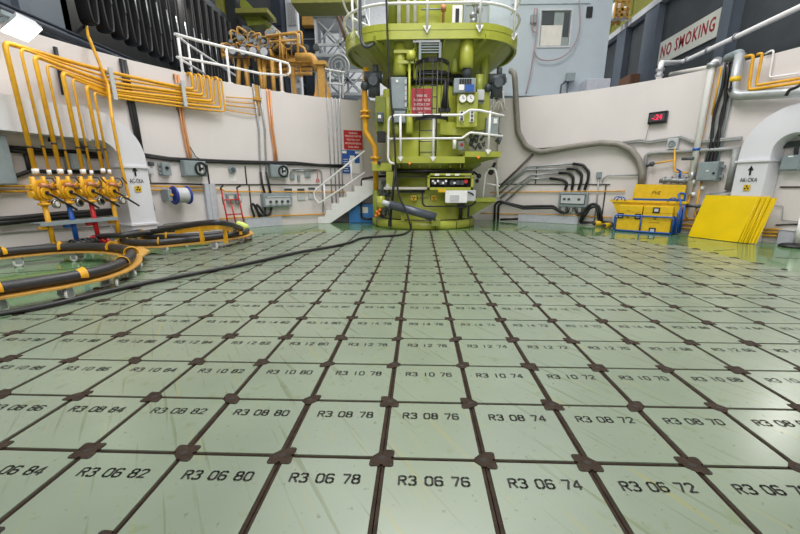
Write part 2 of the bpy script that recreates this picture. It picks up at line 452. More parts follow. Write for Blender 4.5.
# stencilled numbers
GL = {
 'R': [[(0, 0), (0, 1)], [(.13, 1), (.42, 1), (.58, .88), (.58, .64), (.44, .52), (.13, .52)], [(.33, .45), (.6, 0)]],
 '3': [[(0, .88), (.14, 1), (.26, 1)], [(.38, 1), (.5, .98), (.58, .86), (.58, .66), (.45, .54), (.25, .54)], [(.5, .46), (.6, .34), (.6, .12), (.46, 0), (.36, 0)], [(.24, 0), (.12, 0), (0, .12)]],
 '0': [[(.24, 1), (.12, .98), (0, .84), (0, .16), (.12, .02), (.24, 0)], [(.36, 1), (.48, .98), (.6, .84), (.6, .16), (.48, .02), (.36, 0)]],
 '1': [[(.3, 0), (.3, 1)]],
 '2': [[(0, .82), (.12, .98), (.45, 1), (.6, .86), (.6, .66), (.12, .12)], [(0, .02), (.6, .02)]],
 '4': [[(.46, 0), (.46, 1)], [(.36, .9), (.02, .36)], [(0, .27), (.34, .27)], [(.56, .27), (.64, .27)]],
 '5': [[(.6, 1), (.06, 1), (.05, .62)], [(.14, .58), (.46, .58), (.6, .45), (.6, .14), (.46, 0), (.14, 0), (0, .1)]],
 '6': [[(.6, .88), (.48, 1), (.36, 1)], [(.24, 1), (.12, .98), (0, .84), (0, .16), (.12, .02), (.24, 0)], [(.36, 0), (.48, .02), (.6, .14), (.6, .42), (.48, .54), (.12, .54)]],
 '7': [[(0, 1), (.6, 1)], [(.58, .88), (.26, 0)]],
 '8': [[(.24, 1), (.12, .98), (.03, .86), (.03, .66), (.22, .53), (0, .4), (0, .14), (.12, .02), (.24, 0)], [(.36, 1), (.48, .98), (.57, .86), (.57, .66), (.38, .53), (.6, .4), (.6, .14), (.48, .02), (.36, 0)]],
 '9': [[(0, .12), (.12, 0), (.24, 0)], [(.36, 0), (.48, .02), (.6, .16), (.6, .84), (.48, .98), (.36, 1)], [(.24, 1), (.12, .98), (0, .86), (0, .58), (.12, .46), (.48, .46)]],
}
def stencil(mb, txt, x, y, w, h, z, st=.0092):
    for ch in txt:
        if ch == ' ': x += w*1.0; continue
        for pl in GL[ch]:
            P = [Vector((x+p[0]*w/.6, y+p[1]*h, 0)) for p in pl]
            for a, b in zip(P, P[1:]):
                d = (b-a).normalized(); nn = Vector((-d.y, d.x, 0))*st/2; e = d*st*.25
                o = len(mb.v); mb.v += [Vector(v)+Vector((0, 0, z)) for v in (a-e-nn, b+e-nn, b+e+nn, a-e+nn)]; mb.f.append([o, o+1, o+2, o+3]); mb.sm.append(False)
        x += w*1.42
lab = sorted([c for c in cells if (c[1]*S > -.2)], key=lambda q: ((q[0]+.5)*S-CAM.x)**2+(q[1]*S-CAM.y)**2)
rest = MB()
for n_, (i, j) in enumerate(lab):
    if j > 13: continue
    row, colm = 6+2*j, 76-2*i
    t = MB() if n_ < 100 else rest
    stencil(t, 'R3 %02d %02d' % (row, colm), i*S+.084, j*S-.155, .029, .047, .0012)
    if n_ < 100: obj('stencilled_number', t, INK, floor)
if rest.v: r_ = obj('stencilled_number', rest, INK, floor); r_['kind'] = 'stuff'
# scattered cut-outs and joint lines in the green margin
mb = MB()
for (x0, y0, x1, y1) in [(G(575, 243), G(610, 246)), (G(640, 240), G(672, 241)), (G(676, 243), G(700, 243)), (G(720, 253), G(748, 251)), (G(690, 247), G(706, 246)), (G(270, 236), G(296, 233)), (G(232, 238), G(262, 236)), (G(20, 263), G(46, 260)), (G(520, 236), G(535, 231)), (G(770, 262), G(800, 262))] and []: pass
def fl_line(p, q, w=.03):
    a, b = G(*p), G(*q); d = (b-a).normalized(); n = Vector((-d.y, d.x, 0))*w/2; o = len(mb.v)
    z = Vector((0, 0, -.0105)); mb.v += [a-n+z, b-n+z, b+n+z, a+n+z]; mb.f.append([o, o+1, o+2, o+3]); mb.sm.append(False)
for p, q in [((568, 237), (583, 236)), ((583, 236), (586, 240)), ((586, 240), (575, 242)), ((640, 238), (665, 237)), ((672, 243), (696, 241)), ((714, 250), (735, 249)), ((745, 262), (765, 263)), ((250, 234), (282, 232)), ((300, 231), (318, 226)), ((232, 238), (276, 236)), ((18, 262), (45, 259)), ((0, 273), (70, 268)), ((70, 268), (112, 262)), ((512, 231), (527, 226)), ((776, 257), (800, 258)), ((20, 293), (75, 284))]:
    fl_line(p, q)
obj('joint_line', mb, BRN, floor)

# ---- upper deck around the pit, hall shell behind
mb = MB(); inn = []; outp = []
for k in range(96):
    a = 2*PI*k/96; inn.append(tuple(PW(a if a < 1.5*PI else a-2*PI, 0, -.45))[:2])
    outp.append((WC.x+30*math.cos(a), WC.y+30*math.sin(a)))
mb.ring(inn, outp, 3.40, 3.70); struct('floor_upper', mb, HALLG, org=(WC.x, WC.y, 3.45))

# ================================================================ HALL BEHIND THE PIT
XL = -6.95; ZL = AX(60, 38, XL+.3).z
YE = AX(72, 30, XL).y
mb = MB(); mb.box(XL-.3, XL, -16, YE, ZL, 16)
mb.box(XL-.1, XL+.3, -16, YE+2.2, ZL-.0, ZL+.14)
struct('wall_hall_left', mb, HALLG)
for y in (-4, -1.5, 1, 3.5, 6.0):
    mb = MB(); mb.box(XL, XL+.14, y-.1, y+.1, ZL+.14, 16); tag(obj('steel_column', mb, HALLG), 'blue-grey steel column on the hall wall at upper left, %s' % {-4: 'behind the camera', -1.5: 'beside the camera', 1: 'third from the recess', 3.5: 'second from the recess', 6.0: 'nearest the recess'}[y], 'column')
mb = MB(); mb.box(XL-1.5, XL-1.2, YE, 30, 3.70, 16); mb.box(XL-1.5, XL, YE-.15, YE, 3.70, 16); struct('wall_hall_left_recess', mb, HALLB)
mb = MB(); mb.box(-10, 16, 30, 30.4, 3.7, 18); struct('wall_hall_back', mb, HALLD)
mb = MB(); mb.box(-16, 16, -16.4, -16, -.1, 18); struct('wall_hall_front', mb, HALLG)
for x, r_, z, lb in ((XL+.34, .05, ZL+.06, 'lower thick'), (XL+.2, .03, ZL+.22, 'upper thin')):
    mb = MB(); mb.tube([(x, -6, z), (x, YE+2.2, z)], r_, 8)
    tag(obj('cable_rail', mb, NAVY), 'dark %s rail running along the foot of the blue-grey steel wall at upper left' % lb, 'rail')
# right hall wall with columns, recesses and top beam
XR = 9.3
mb = MB(); mb.box(XR, XR+.3, -16, 30, 3.7, 7.75)
struct('wall_hall_right', mb, HALLD)
mb = MB(); mb.box(XR-.28, XR+.35, -16, 30, 7.75, 7.98); struct('trim_1', mb, LGREY)
mb = MB(); mb.box(XR+1.6, XR+1.9, -16, 30, 3.7, 16); struct('wall_hall_far_right', mb, HALLG)
for px, wd_, d in ((648, .9, .25), (721, .42, .32), (621, .8, .25)):
    P = AX(px, 40, XR-d); mb = MB(); mb.box(XR-d, XR, P.y-wd_/2, P.y+wd_/2, 3.7, 7.75)
    mb.box(XR-d-.03, XR-d, P.y-wd_/2-.03, P.y-wd_/2+.03, 3.7, 7.75)
    tag(obj('steel_column', mb, HALLG), {648: 'blue-grey steel column just left of the no smoking board', 721: 'blue-grey steel column at the right end of the no smoking board', 621: 'blue-grey steel column nearest the pale cabin'}[px], 'column')
# sign NO SMOKING
a = AX(657, 65, XR-.06); b = AX(715, 37, XR-.06); zt = AX(658, 43, XR-.06).z
z0 = (a.z+b.z)/2
t = thing('no_smoking_sign', 'long cream board with maroon NO SMOKING lettering on the dark hall wall', 'sign', (XR-.03, (a.y+b.y)/2, z0), 0)
yb = b.y-.05
mb = MB(); mb.box(XR-.06, XR-.005, yb, a.y, z0-.02, zt-.05); obj('board', mb, SIGNW, t)
M = Matrix.Translation((XR-.065, (a.y+yb)/2, (z0+zt-.07)/2)) @ Matrix.Rotation(-PI/2, 4, 'Z') @ FRONT
obj('lettering', text_mb('NO SMOKING', .56, M, width=(a.y-yb)*.9, ext=.006, bold=.007, sp=1.2), TXTR, t)
# brown crate on the deck behind the right wall
P = AX(635, 74, 9.1)
mb = MB(); mb.box(8.7, 9.1, P.y-.5, P.y+.5, 3.7, P.z-.1, bev=.03)
tag(obj('rusty_bin', mb, BROWNT), 'rust brown bin showing over the wall top left of the no smoking board', 'bin')
# olive crane and ochre cage over the right beam
t = thing('overhead_crane', 'olive green crane girder over the grey beam at top right', 'crane', (10.2, 18, 7.98))
mb = MB(); mb.box(9.9, 10.9, 8, 28, 8.6, 9.9); 
for y in range(9, 28, 2): mb.box(9.84, 9.9, y-.06, y+.06, 8.6, 9.9)
mb.box(9.7, 11.0, 8, 28, 9.9, 10.0); mb.box(9.7, 11.0, 8, 28, 8.5, 8.6); obj('girder', mb, OLIVE, t)
mb = MB()
for y in range(9, 28, 3): mb.box(10.1, 10.4, y-.1, y+.1, 7.98, 8.55)
obj('bracket', mb, OLIVE, t)
P0 = AY(606, 44, 17.5); P1 = AY(624, 15, 17.5)
t = thing('ochre_cage', 'small ochre steel cage with white bags beside the olive crane girder', 'cage', ((P0.x+P1.x)/2, 17.5, 7.98))
mb = MB()
x0, x1 = P0.x+.1, P1.x; zt = max(P1.z, 8.6)
for x in (x0, (x0+x1)/2, x1):
    for y in (17.2, 17.9): mb.box(x-.05, x+.05, y-.05, y+.05, 7.98, zt)
for z in (8.1, (8+zt)/2, zt): mb.box(x0, x1, 17.15, 17.22, z-.05, z+.05); mb.box(x0, x1, 17.88, 17.95, z-.05, z+.05)
obj('frame', mb, ORNG, t)
mb = MB(); mb.ball(((x0+x1)/2-.1, 17.5, 8.35), .28, 12, (1, .8, 1.3)); mb.ball(((x0+x1)/2+.3, 17.6, 8.3), .24, 12, (1, .8, 1.2)); obj('bag', mb, WHITE, t)
# pale cabin
YC = 13.4
a = AY(508, 0, YC); b = AY(606, 60, YC)
cx0, cx1, ctop = a.x-1.4, b.x, 9.2
t = thing('control_cabin', 'tall pale blue control cabin with a small window right of the green machine', 'cabin', ((cx0+cx1)/2, YC+1, 3.70))
w0 = AY(541.5, 11, YC); w1 = AY(568, 46, YC)
mb = MB(); mb.box(cx0, cx1, YC+.05, YC+3, 3.9, ctop)
mb.box(cx0, w0.x, YC, YC+.05, 3.9, ctop); mb.box(w1.x, cx1, YC, YC+.05, 3.9, ctop)
mb.box(w0.x, w1.x, YC, YC+.05, 3.9, w1.z); mb.box(w0.x, w1.x, YC, YC+.05, w0.z, ctop)
obj('shell', mb, CABIN, t)
mb = MB(); mb.box(cx0-.02, cx1+.03, YC-.05, YC+.05, 3.72, 4.25); mb.box(cx0-.02, cx1+.04, YC-.12, YC+.05, 4.22, 4.32)
zz = AY(560, 3, YC).z; mb.box(cx0, AY(590, 2, YC).x, YC-.03, YC, zz-.03, zz+.03); obj('skirting', mb, CABIN, t)
mb = MB(); mb.box(w0.x, w1.x, YC+.03, YC+.045, w1.z, w0.z); wn = obj('window', mb, GLASS, t)
mb = MB()
for (p, q, r_, s_) in ((w0.x-.06, w0.x, w1.z-.05, w0.z+.05), (w1.x, w1.x+.06, w1.z-.05, w0.z+.05), (w0.x, w1.x, w0.z, w0.z+.05), (w0.x, w1.x, w1.z-.05, w1.z)): mb.box(p, q, YC-.03, YC+.02, r_, s_)
obj('window_frame', mb, LGREY, wn)
mb = MB(); mb.box(w0.x+.05, w1.x-.25, YC+.01, YC+.028, w1.z+.02, w1.z+(w0.z-w1.z)*.60); obj('blind', mb, OFFW, wn)
mb = MB(); mb.box(w0.x+.05, w0.x+.45, YC+.005, YC+.028, w1.z+(w0.z-w1.z)*.62, w0.z-.03); mb.box(w1.x-.22, w1.x-.03, YC+.005, YC+.028, w1.z+.3, w0.z-.05); obj('dark_pane', mb, HALLD, wn)
p = AY(589, 11, YC); mb = MB(); mb.box(p.x-.09, p.x+.11, YC-.04, YC, p.z-.2, p.z+.12, bev=.03); obj('vent', mb, HALLB, t)
p = AY(533, 20, YC); mb = MB(); mb.box(p.x-.1, p.x+.12, YC-.12, YC, p.z-.12, p.z+.12, bev=.02); obj('cable_entry', mb, GREY, t)
mb = MB(); mb.tube([AY(x, y, YC-.14) for x, y in smoothpx([(526, 93), (530, 75), (534, 50), (537, 25), (537, 8)], 4)], .02, 6)
mb.tube([AY(x, y, YC-.14) for x, y in smoothpx([(535, 8), (532, 25), (534, 32), (537, 30)], 4)], .02, 6)
mb.tube([AY(x, y, YC-.14) for x, y in smoothpx([(534, 50), (538, 58), (548, 60.5), (562, 57), (574, 45), (580, 25), (579, 0)], 4)], .02, 6)
tag(obj('festooned_cord', mb, mat('cord_grey_red', '#A98F92', .5)), 'thin grey-pink cord looped across the front of the pale cabin', 'cord')
p0, p1 = AY(583, 91, 12.9), AY(607, 79, 12.9)
mb = MB(); mb.box(p0.x, p1.x, 12.6, 13.3, 3.7, p1.z-.05, bev=.02)
tag(obj('equipment_plinth', mb, PLINTH), 'low grey box at the foot of the pale cabin above the right wall', 'box')
p = AY(570, 77, 13.2); mb = MB(); mb.box(p.x-.13, p.x+.15, 13.1, 13.3, p.z-.15, p.z+.12, bev=.02)
t = thing('junction_box', 'small grey junction box on short legs in front of the pale cabin', 'electrical box', (p.x, 13.2, 3.7)); obj('enclosure', mb, GREY, t)
mb = MB(); mb.tube([(p.x-.05, 13.2, 3.7), (p.x-.05, 13.2, p.z-.1)], .03, 8); mb.tube([(p.x-.3, 13.2, 3.7), (p.x-.27, 13.2, p.z-.25), (p.x-.1, 13.2, p.z-.1)], .03, 8); obj('conduit', mb, DGREY, t)

# ---- festoon cable loops: hung under a track along the left hall wall
XF = XL-.45
zb = AX(90.5, 26, XF).z; y_first = AX(90.5, 26, XF).y; SPY = (AX(166.7, 63, XF).y-y_first)/6; ZT_ = zb+2.6
mb = MB(); mb.box(XF-.06, XF+.06, y_first-1, 27, ZT_, ZT_+.2); tag(obj('festoon_track', mb, DGREY), 'dark overhead track carrying the hanging cable loops', 'track')
def loop_mb(hw, drop, lean):
    mb = MB(); pts = []
    for k in range(-12, 13):
        u = k/12; pts.append((0, hw*math.copysign(abs(u)**.8, u), -drop*(1-abs(u)**3.4)))
    mb.tube(pts, .1, prof=[(.035*math.cos(a), .17*math.sin(a)) for a in [2*PI*i/12 for i in range(12)]])
    return mb
labs = ['first', 'second', 'third', 'fourth', 'fifth', 'sixth', 'seventh', 'eighth', 'ninth', 'tenth', 'eleventh', 'twelfth', 'thirteenth', 'fourteenth', 'fifteenth', 'sixteenth', 'seventeenth', 'eighteenth', 'nineteenth', 'twentieth', 'twenty-first', 'twenty-second']
proto = None; y = y_first
for k in range(20):
    if proto is None:
        m_ = loop_mb(SPY*.42, ZT_-zb-.06, 0)
        o = thing('festoon_cable_loop', '', 'cable loop', (XF, y, ZT_-.02), 0, 'black cable loops hanging from the overhead track')
        obj('cable', m_, BLACK, o, world=False)
        c = MB(); c.tube([(.19, .05, -1.2), (.2, .08, -1.95)], .018, 6); obj('clip', c, GALV, o, world=False)
        proto = o
    else: o = copy_tree(proto, (XF, y, ZT_-.02))
    o['label'] = 'black cable loop hanging at upper left, %s from the left of the row' % labs[k]
    y += SPY
# ---- far background: navy cabinets, louvres, truss, olive parts
def bgbox(name, label, cat, px0, px1, py0, py1, Y, D, m, parts=None, zb_=None):
    a, b = AY(px0, py0, Y), AY(px1, py1, Y); z0 = zb_ if zb_ is not None else b.z
    t = thing(name, label, cat, ((a.x+b.x)/2, Y+D/2, z0)); mb = MB(); mb.box(a.x, b.x, Y, Y+D, z0, a.z); obj('body', mb, m, t); return t, a, b, z0
t, a, b, z0 = bgbox('switchgear_tower', 'tall navy steel tower between the ochre rack and the louvred panel', 'cabinet', 268, 283, -30, 45, 19, 1, NAVY, zb_=3.7)
mb = MB()
for k in range(6): mb.box(a.x, b.x, 18.97, 19, 4.6+k*1.3, 4.63+k*1.3)
obj('seam', mb, HALLB, t)
t, a, b, z0 = bgbox('switchgear_tower', 'tall navy steel tower left of the grey lattice', 'cabinet', 300, 318, -20, 75, 18, 1, NAVY, zb_=3.7)
mb = MB()
for k in range(5): mb.box(a.x, b.x, 17.97, 18, 4.9+k*1.35, 4.93+k*1.35)
mb.box(b.x-.04, b.x+.05, 17.95, 18.2, 3.7, a.z); obj('trim_strip', mb, GALV, t)
p = AY(310, 19, 17.9); mb = MB(); mb.box(p.x-.3, p.x+.3, 17.6, 18.01, p.z-.35, p.z+.3, bev=.03); tag(obj('ochre_lamp', mb, ORNG), 'small ochre lamp housing high on the navy tower left of the lattice', 'lamp')
t, a, b, z0 = bgbox('louvred_panel', 'pale grey louvred wall panel between the two navy towers', 'panel', 283, 300, -25, 60, 19.6, .3, LGREY, zb_=3.7)
mb = MB()
for k in range(5):
    zz = 5.0+k*1.25
    for x in (a.x+.12, (a.x+b.x)/2+.05): mb.box(x, x+(b.x-a.x)*.3, 19.55, 19.6, zz, zz+.95)
obj('louvre', mb, CONC, t)
# lattice staircase tower
t = thing('lattice_tower', 'grey steel lattice stair tower behind the machine', 'tower', (-3.2, 17, 3.7))
a = AY(319, 90, 16.5); b = AY(352, 90, 16.5); x0, x1 = a.x, b.x+.6; zt = AY(330, -10, 16.5).z
mb = MB()
for y in (16.5, 18):
    for x in (x0, (x0+x1)/2, x1): mb.box(x-.05, x+.05, y-.05, y+.05, 3.7, zt)
    k = 0; z = 3.9
    while z < zt-.9:
        mb.tube([(x0, y, z), ((x0+x1)/2, y, z+1)], .035, 4); mb.tube([((x0+x1)/2, y, z), (x0, y, z+1)], .035, 4)
        mb.tube([((x0+x1)/2, y, z+1), (x1, y, z)], .035, 4); mb.tube([(x1, y, z+1), ((x0+x1)/2, y, z)], .035, 4)
        mb.box(x0, x1, y-.05, y+.05, z-.05, z+.05); z += 1
obj('frame', mb, LGREY, t)
mb = MB()
for k in range(4):
    z = 4.9+k*1.5; mb.box(x0-.1, x1+.1, 16.3, 18.2, z, z+.12)
obj('landing', mb, LGREY, t)
mb = MB(); mb.tube([AY(337, 14, 16.2), AY(348, 48, 16.2)], .06, 6); mb.tube([AY(341, 14, 16.1), AY(352, 46, 16.1)], .05, 6); obj('brace', mb, BROWNT, t)
mb = MB()
P = AY(339, 74, 15.9)
for r_ in (.42, .3, .16): mb.tube([(P.x+r_*math.cos(q*PI/12), 15.9, P.z+.3+r_*math.sin(q*PI/12)) for q in range(24)], .045, 6, closed=True)
mb.tube([(P.x, 15.9, 3.7), (P.x, 15.9, P.z)], .05, 6)
tag(obj('hose_coil', mb, LGREY), 'round pale grey hose coil on a stand behind the wall top left of the machine', 'hose coil')
# background behind lattice: pale wall panels
mb = MB(); a = AY(318, 60, 24); b = AY(372, 60, 24); mb.box(a.x, b.x+4, 24, 24.3, 3.7, 13)
tag(obj('pale_partition', mb, LGREY), 'pale grey partition far behind the lattice tower', 'partition')
# olive crane beam at top and olive bracket, green and black posts
a, b = AY(291, 3, 12.4), AY(348, -16, 12.4)
t = thing('crane_beam', 'olive green box beam crossing the top just left of the machine', 'beam', ((a.x+b.x)/2, 12.9, a.z)); mb = MB(); mb.box(a.x, b.x+.2, 12.4, 13.4, a.z, a.z+1.1); obj('beam', mb, OLIVE, t)
mb = MB(); mb.box(a.x-.25, a.x+.1, 12.3, 13.5, a.z+.5, a.z+1.4); mb.box(a.x-.3, b.x+.2, 12.2, 13.6, a.z+1.05, a.z+1.2); obj('flange', mb, LIMED, t)
Yq = 15.0
a = AY(222, 62, Yq); mb = MB(); mb.box(a.x, AY(229, 62, Yq).x, Yq, Yq+.4, 3.7, 11); tag(obj('steel_post', mb, OLIVE), 'olive green post rising behind the ochre rack at its left end', 'post')
mb = MB(); mb.box(AY(231, 62, Yq).x, AY(240, 62, Yq).x, Yq+.1, Yq+.5, 3.7, 11); tag(obj('steel_post', mb, HALLB), 'near-black post standing beside the olive post', 'post')
t = thing('olive_bracket', 'olive gusseted bracket high behind the ochre rack', 'bracket', tuple(AY(254, 26, Yq-.2)))
mb = MB(); q = [AY(240, -6, Yq), AY(262, 18, Yq), AY(267, 20, Yq), AY(264, 24, Yq), AY(248, 26, Yq), AY(240, 5, Yq)]
n = len(q); vs = [Vector(p) for p in q]+[Vector((p.x, p.y+.5, p.z)) for p in q]; mb.add(vs, [list(range(n)), list(range(n, 2*n))[::-1]]+[(i, (i+1) % n, n+(i+1) % n, n+i) for i in range(n)]); obj('gusset', mb, LIMED, t)
mb = MB(); mb.box(q[0].x-.1, q[1].x+.35, Yq-.35, Yq+.6, q[1].z+.05, q[1].z+.2); obj('shelf', mb, OLIVE, t)
def slab(name, label, cat, pxs, Y, d, m):
    q = [AY(x, y, Y) for x, y in pxs]; n = len(q); mb = MB(); vs = [Vector(p) for p in q]+[Vector((p.x, p.y+d, p.z)) for p in q]
    mb.add(vs, [list(range(n)), list(range(n, 2*n))[::-1]]+[(i, (i+1) % n, n+(i+1) % n, n+i) for i in range(n)]); return tag(obj(name, mb, m), label, cat)
slab('sloping_duct', 'white sloping duct running down behind the ochre rack, right one', 'duct', [(259, 21), (267, 20), (293, 43), (302, 52), (288, 48), (270, 30)], 15.5, .5, WHITE)
slab('sloping_duct', 'pale sloping duct running down behind the ochre rack, left one', 'duct', [(241, 25), (247, 26), (268, 48), (258, 48), (241, 31)], 15.7, .5, LGREY)
slab('sloping_duct', 'thin pale sloping beam at the top left of the olive bracket', 'beam', [(206, 4), (212, 2), (238, 32), (234, 36)], 17.8, .3, OFFW)
slab('striped_panel', 'dark panel with pale slots above the hanging cables', 'panel', [(178, -6), (232, -6), (232, 28), (222, 30)], 17.6, .2, HALLB)
mb = MB()
for k in range(5):
    p = AY(182+k*7, 0+k*3.2, 17.55); mb.box(p.x, p.x+.28, 17.5, 17.6, p.z-.5, p.z+.3)
tag(obj('slotted_rail', mb, CONC), 'pale slotted rail over the dark panel above the hanging cables', 'rail')

# ================================================================ WALL FITTINGS
def wtube(spec, off, r, fil=.08, n=10, mb=None):
    mb = mb or MB(); mb.tube(wpath(spec, off), r, n, fil=fil); return mb
# ---- service lines along the walls
def line(name, label, cat, specs, off, r, m, fil=.08, n=8, group=None):
    if len(specs) == 1: return tag(obj(name, wtube(specs[0], off, r, fil, n), m), label, cat, group)
    info = []
    for s in specs:
        P = wpath(s, off); q = [proj(p) for p in P]; info.append((sum(a for a, b in q)/len(q), sum(b for a, b in q)/len(q), max(a for a, b in q)-min(a for a, b in q), max(b for a, b in q)-min(b for a, b in q)))
    vert = sum(i[3] for i in info) > sum(i[2] for i in info)
    order = sorted(range(len(specs)), key=lambda k: info[k][0 if vert else 1]); N = len(specs)
    wv = {2: ['left one', 'right one'], 3: ['leftmost', 'middle one', 'rightmost'], 4: ['leftmost', 'second from left', 'third from left', 'rightmost'], 5: ['leftmost', 'second from left', 'third from left', 'fourth from left', 'rightmost']}
    wh = {2: ['upper one', 'lower one'], 3: ['top one', 'middle one', 'lowest'], 4: ['top one', 'second down', 'third down', 'lowest'], 5: ['top one', 'second down', 'third down', 'fourth down', 'lowest']}
    for rank, k in enumerate(order):
        tag(obj(name, wtube(specs[k], off, r, fil, n), m), label+', '+(wv if vert else wh)[N][rank], cat, group or cat+'s of '+label[:40].rsplit(' ', 1)[0])
line('cable_run', 'black cable run along the left wall at head height', 'cable', [[(143, 154.5), (171, 158.5), (226, 161), (295, 162.6), (320, 165), (346, 165.5)], [(143, 156), (171, 160), (226, 162.5), (295, 164), (346, 167)]], .05, .035, BLACK)
line('seam_strip', 'thin dark strip along the left wall above the yellow pipe', 'strip', [[(147, 183), (210, 184.5), (314, 184.8), (345, 185)]], .015, .015, DBRN)
line('service_pipe', 'thin yellow pipe along the left wall behind the cable reel', 'pipe', [[(147, 186.2), (203, 187)], [(147, 190), (203, 190.5)], [(213, 189.5), (222, 189.5), (226, 191.5), (322, 192), (345, 192)], [(187, 187), (188, 197)]], .05, .018, YEL, fil=.03)
line('service_pipe', 'thin yellow pipe low on the left wall just above the floor', 'pipe', [[(216, 219), (250, 217), (314, 214.5), (345, 213)]], .05, .02, YEL)
line('service_pipe', 'thin grey pipe stepping along the low left wall behind the hose', 'pipe', [[(152, 232), (165, 224), (214, 220)]], .05, .015, CONC, fil=.03)
line('conduit', 'copper coloured conduit down to the isolator above the cable reel', 'conduit', [[(175, 74), (182, 125), (187, 150), (189.5, 161)], [(178, 75), (184.5, 126), (189.5, 150), (191.5, 161)]], .05, .028, COPP)
line('conduit', 'copper coloured conduit down to the isolator nearer the stairs', 'conduit', [[(267, 89), (271, 130), (274, 150), (275, 164)], [(269.5, 89.5), (273, 130), (276, 150), (277.5, 164)]], .05, .028, COPP)
line('conduit', 'pale grey conduit down the left wall beside the copper pair', 'conduit', [[(253, 84), (259, 130), (260, 162), (260.6, 172)], [(259, 86), (265, 130), (266, 162), (266.3, 172)]], .05, .025, GALV)
line('conduit', 'slim grey conduit down the wall by the red warning sign', 'conduit', [[(327, 97), ('v', 216)], [(331.5, 97.5), ('v', 216)], [(335.5, 98), ('v', 216)], [(339, 98.5), ('v', 210)]], .04, .02, GALV)
line('conduit', 'grey conduit bent over small boxes right of the isolator near the stairs', 'conduit', [[(291, 174), (291, 169), (318, 169), (321.5, 172), (323, 200), (323, 212)], [(293, 170.5), (316, 170.5)]], .05, .022, GALV)
line('dark_cable', 'dark strap cable down the left wall behind the yellow pipe runs', 'cable', [[(55, 47), (64, 95)]], .06, .035, BLACK)
line('dark_cable', 'dark cable down the left wall right of the pipe clamp', 'cable', [[(121, 59), (128, 95), (133, 120), (140, 154)], [(124, 60), (131, 95), (136, 120), (142, 154)]], .05, .045, BLACK)
line('black_lead', 'thin black lead curving down the left wall to the isolator', 'cable', [[(178, 110), (186, 140), (196, 157), (205, 161)], [(173, 74), (176, 84), (177, 110)]], .04, .010, BLACK)
line('black_lead', 'black cable dropping into the grey four-dial box', 'cable', [[(260.6, 172), (262, 183), (264.8, 193)], [(266.3, 172), (268.5, 183), (270.5, 193)]], .07, .035, BLACK)
line('black_lead', 'black cable loop under the grey four-dial box', 'cable', [[(254.5, 217), (251.5, 208), (251.2, 204), (253.5, 204), (258, 212), (262, 216.5), (265, 213), (265.6, 206)], [(259.5, 217), (256.5, 208), (256.6, 204), (260, 208), (265, 216), (270, 214), (271.8, 206)]], .1, .035, BLACK, fil=.12)
# upper seams / joints of the panel wall
line('seam_strip', 'short dark vertical strip on the low left wall', 'strip', [[(245, 166), ('v', 184)], [(249, 185), ('v', 205)], [(207, 165), ('v', 184)]], .02, .018, DBRN)
# ---- left end: things behind the valve station
line('cable_run', 'black cable behind the valve station under the white duct', 'cable', [[(6, 147), (40, 150), (79, 152), (112, 156)], [(6, 150), (40, 153.5), (112, 158)], [(-20, 178), (16, 176), (30, 171), (60, 172), (110, 172)], [(25, 152), ('v', 172)]], .06, .035, BLACK)
line('cable_run', 'thick black hose lying along the foot of the wall behind the valve station', 'hose', [[(-30, 226), (20, 221), (60, 217), (112, 213)], [(-30, 222), (20, 218), (60, 214), (112, 210.5)]], .1, .05, BLACK)
line('service_pipe', 'thin yellow pipe along the wall behind the valve station', 'pipe', [[(-30, 185.5), (118, 187)], [(-30, 191.5), (118, 191.5)]], .05, .02, YEL)
mb = MB(); wtube([(-30, 255), (20, 249), (60, 242), (125, 234)], .06, .02, mb=mb); wtube([(-30, 235), (20, 232), (60, 229), (110, 226)], .02, .012, mb=mb)
tag(obj('skirting_strip', mb, CONC), 'grey skirting strip along the foot of the far left wall', 'strip')
def wallbox(name, label, cat, px0, px1, py0, py1, depth, m, group=None, bev=.012, lid=None, off=0):
    f = WF(px0, px1, py0, py1, off); t = f.thing(name, label, cat, group); mb = MB()
    mb.box(-f.w/2, f.w/2, -depth, 0, 0, f.h, bev=bev); obj('enclosure', mb, m, t, world=False)
    if lid:
        mb = MB(); mb.box(-f.w/2+.02, f.w/2-.02, -depth-.015, -depth, .02, f.h-.02, bev=.006); obj('door', mb, lid, t, world=False)
    return f, t
wallbox('grey_wall_cabinet', 'large flat grey cabinet on the wall at the left edge', 'cabinet', -34, -4, 134, 185, .35, GREY, lid=GREY)
f, t = wallbox('junction_box', 'grey junction box on the wall between the valve risers', 'electrical box', 63, 79, 154, 170, .22, GREY, lid=GREY)
# bell, lamp bracket
f = WF(42, 50, 128, 142); t = f.thing('alarm_bell', 'small dark bell under the white duct between the yellow risers', 'bell'); mb = MB()
mb.lathe([(0, f.h), (f.w*.2, f.h), (f.w*.3, f.h*.4), (f.w*.5, 0), (0, 0)], 16, (0, -.12, 0)); obj('dome', mb, HALLB, t, world=False)
mb = MB(); mb.box(-.02, .02, -.12, 0, f.h, f.h+.03); obj('bracket', mb, HALLB, t, world=False)
f = WF(77, 90, 128, 150); t = f.thing('bulkhead_lamp', 'round grey bulkhead lamp under the white duct beside its elbow', 'lamp'); mb = MB(); mb.cyl((0, -.25, f.h/2), (0, 0, f.h/2), f.h*.5, 20); obj('body', mb, GALV, t, world=False); mb = MB(); mb.cyl((0, -.28, f.h/2), (0, -.25, f.h/2), f.h*.38, 20); obj('lens', mb, OFFW, t, world=False)
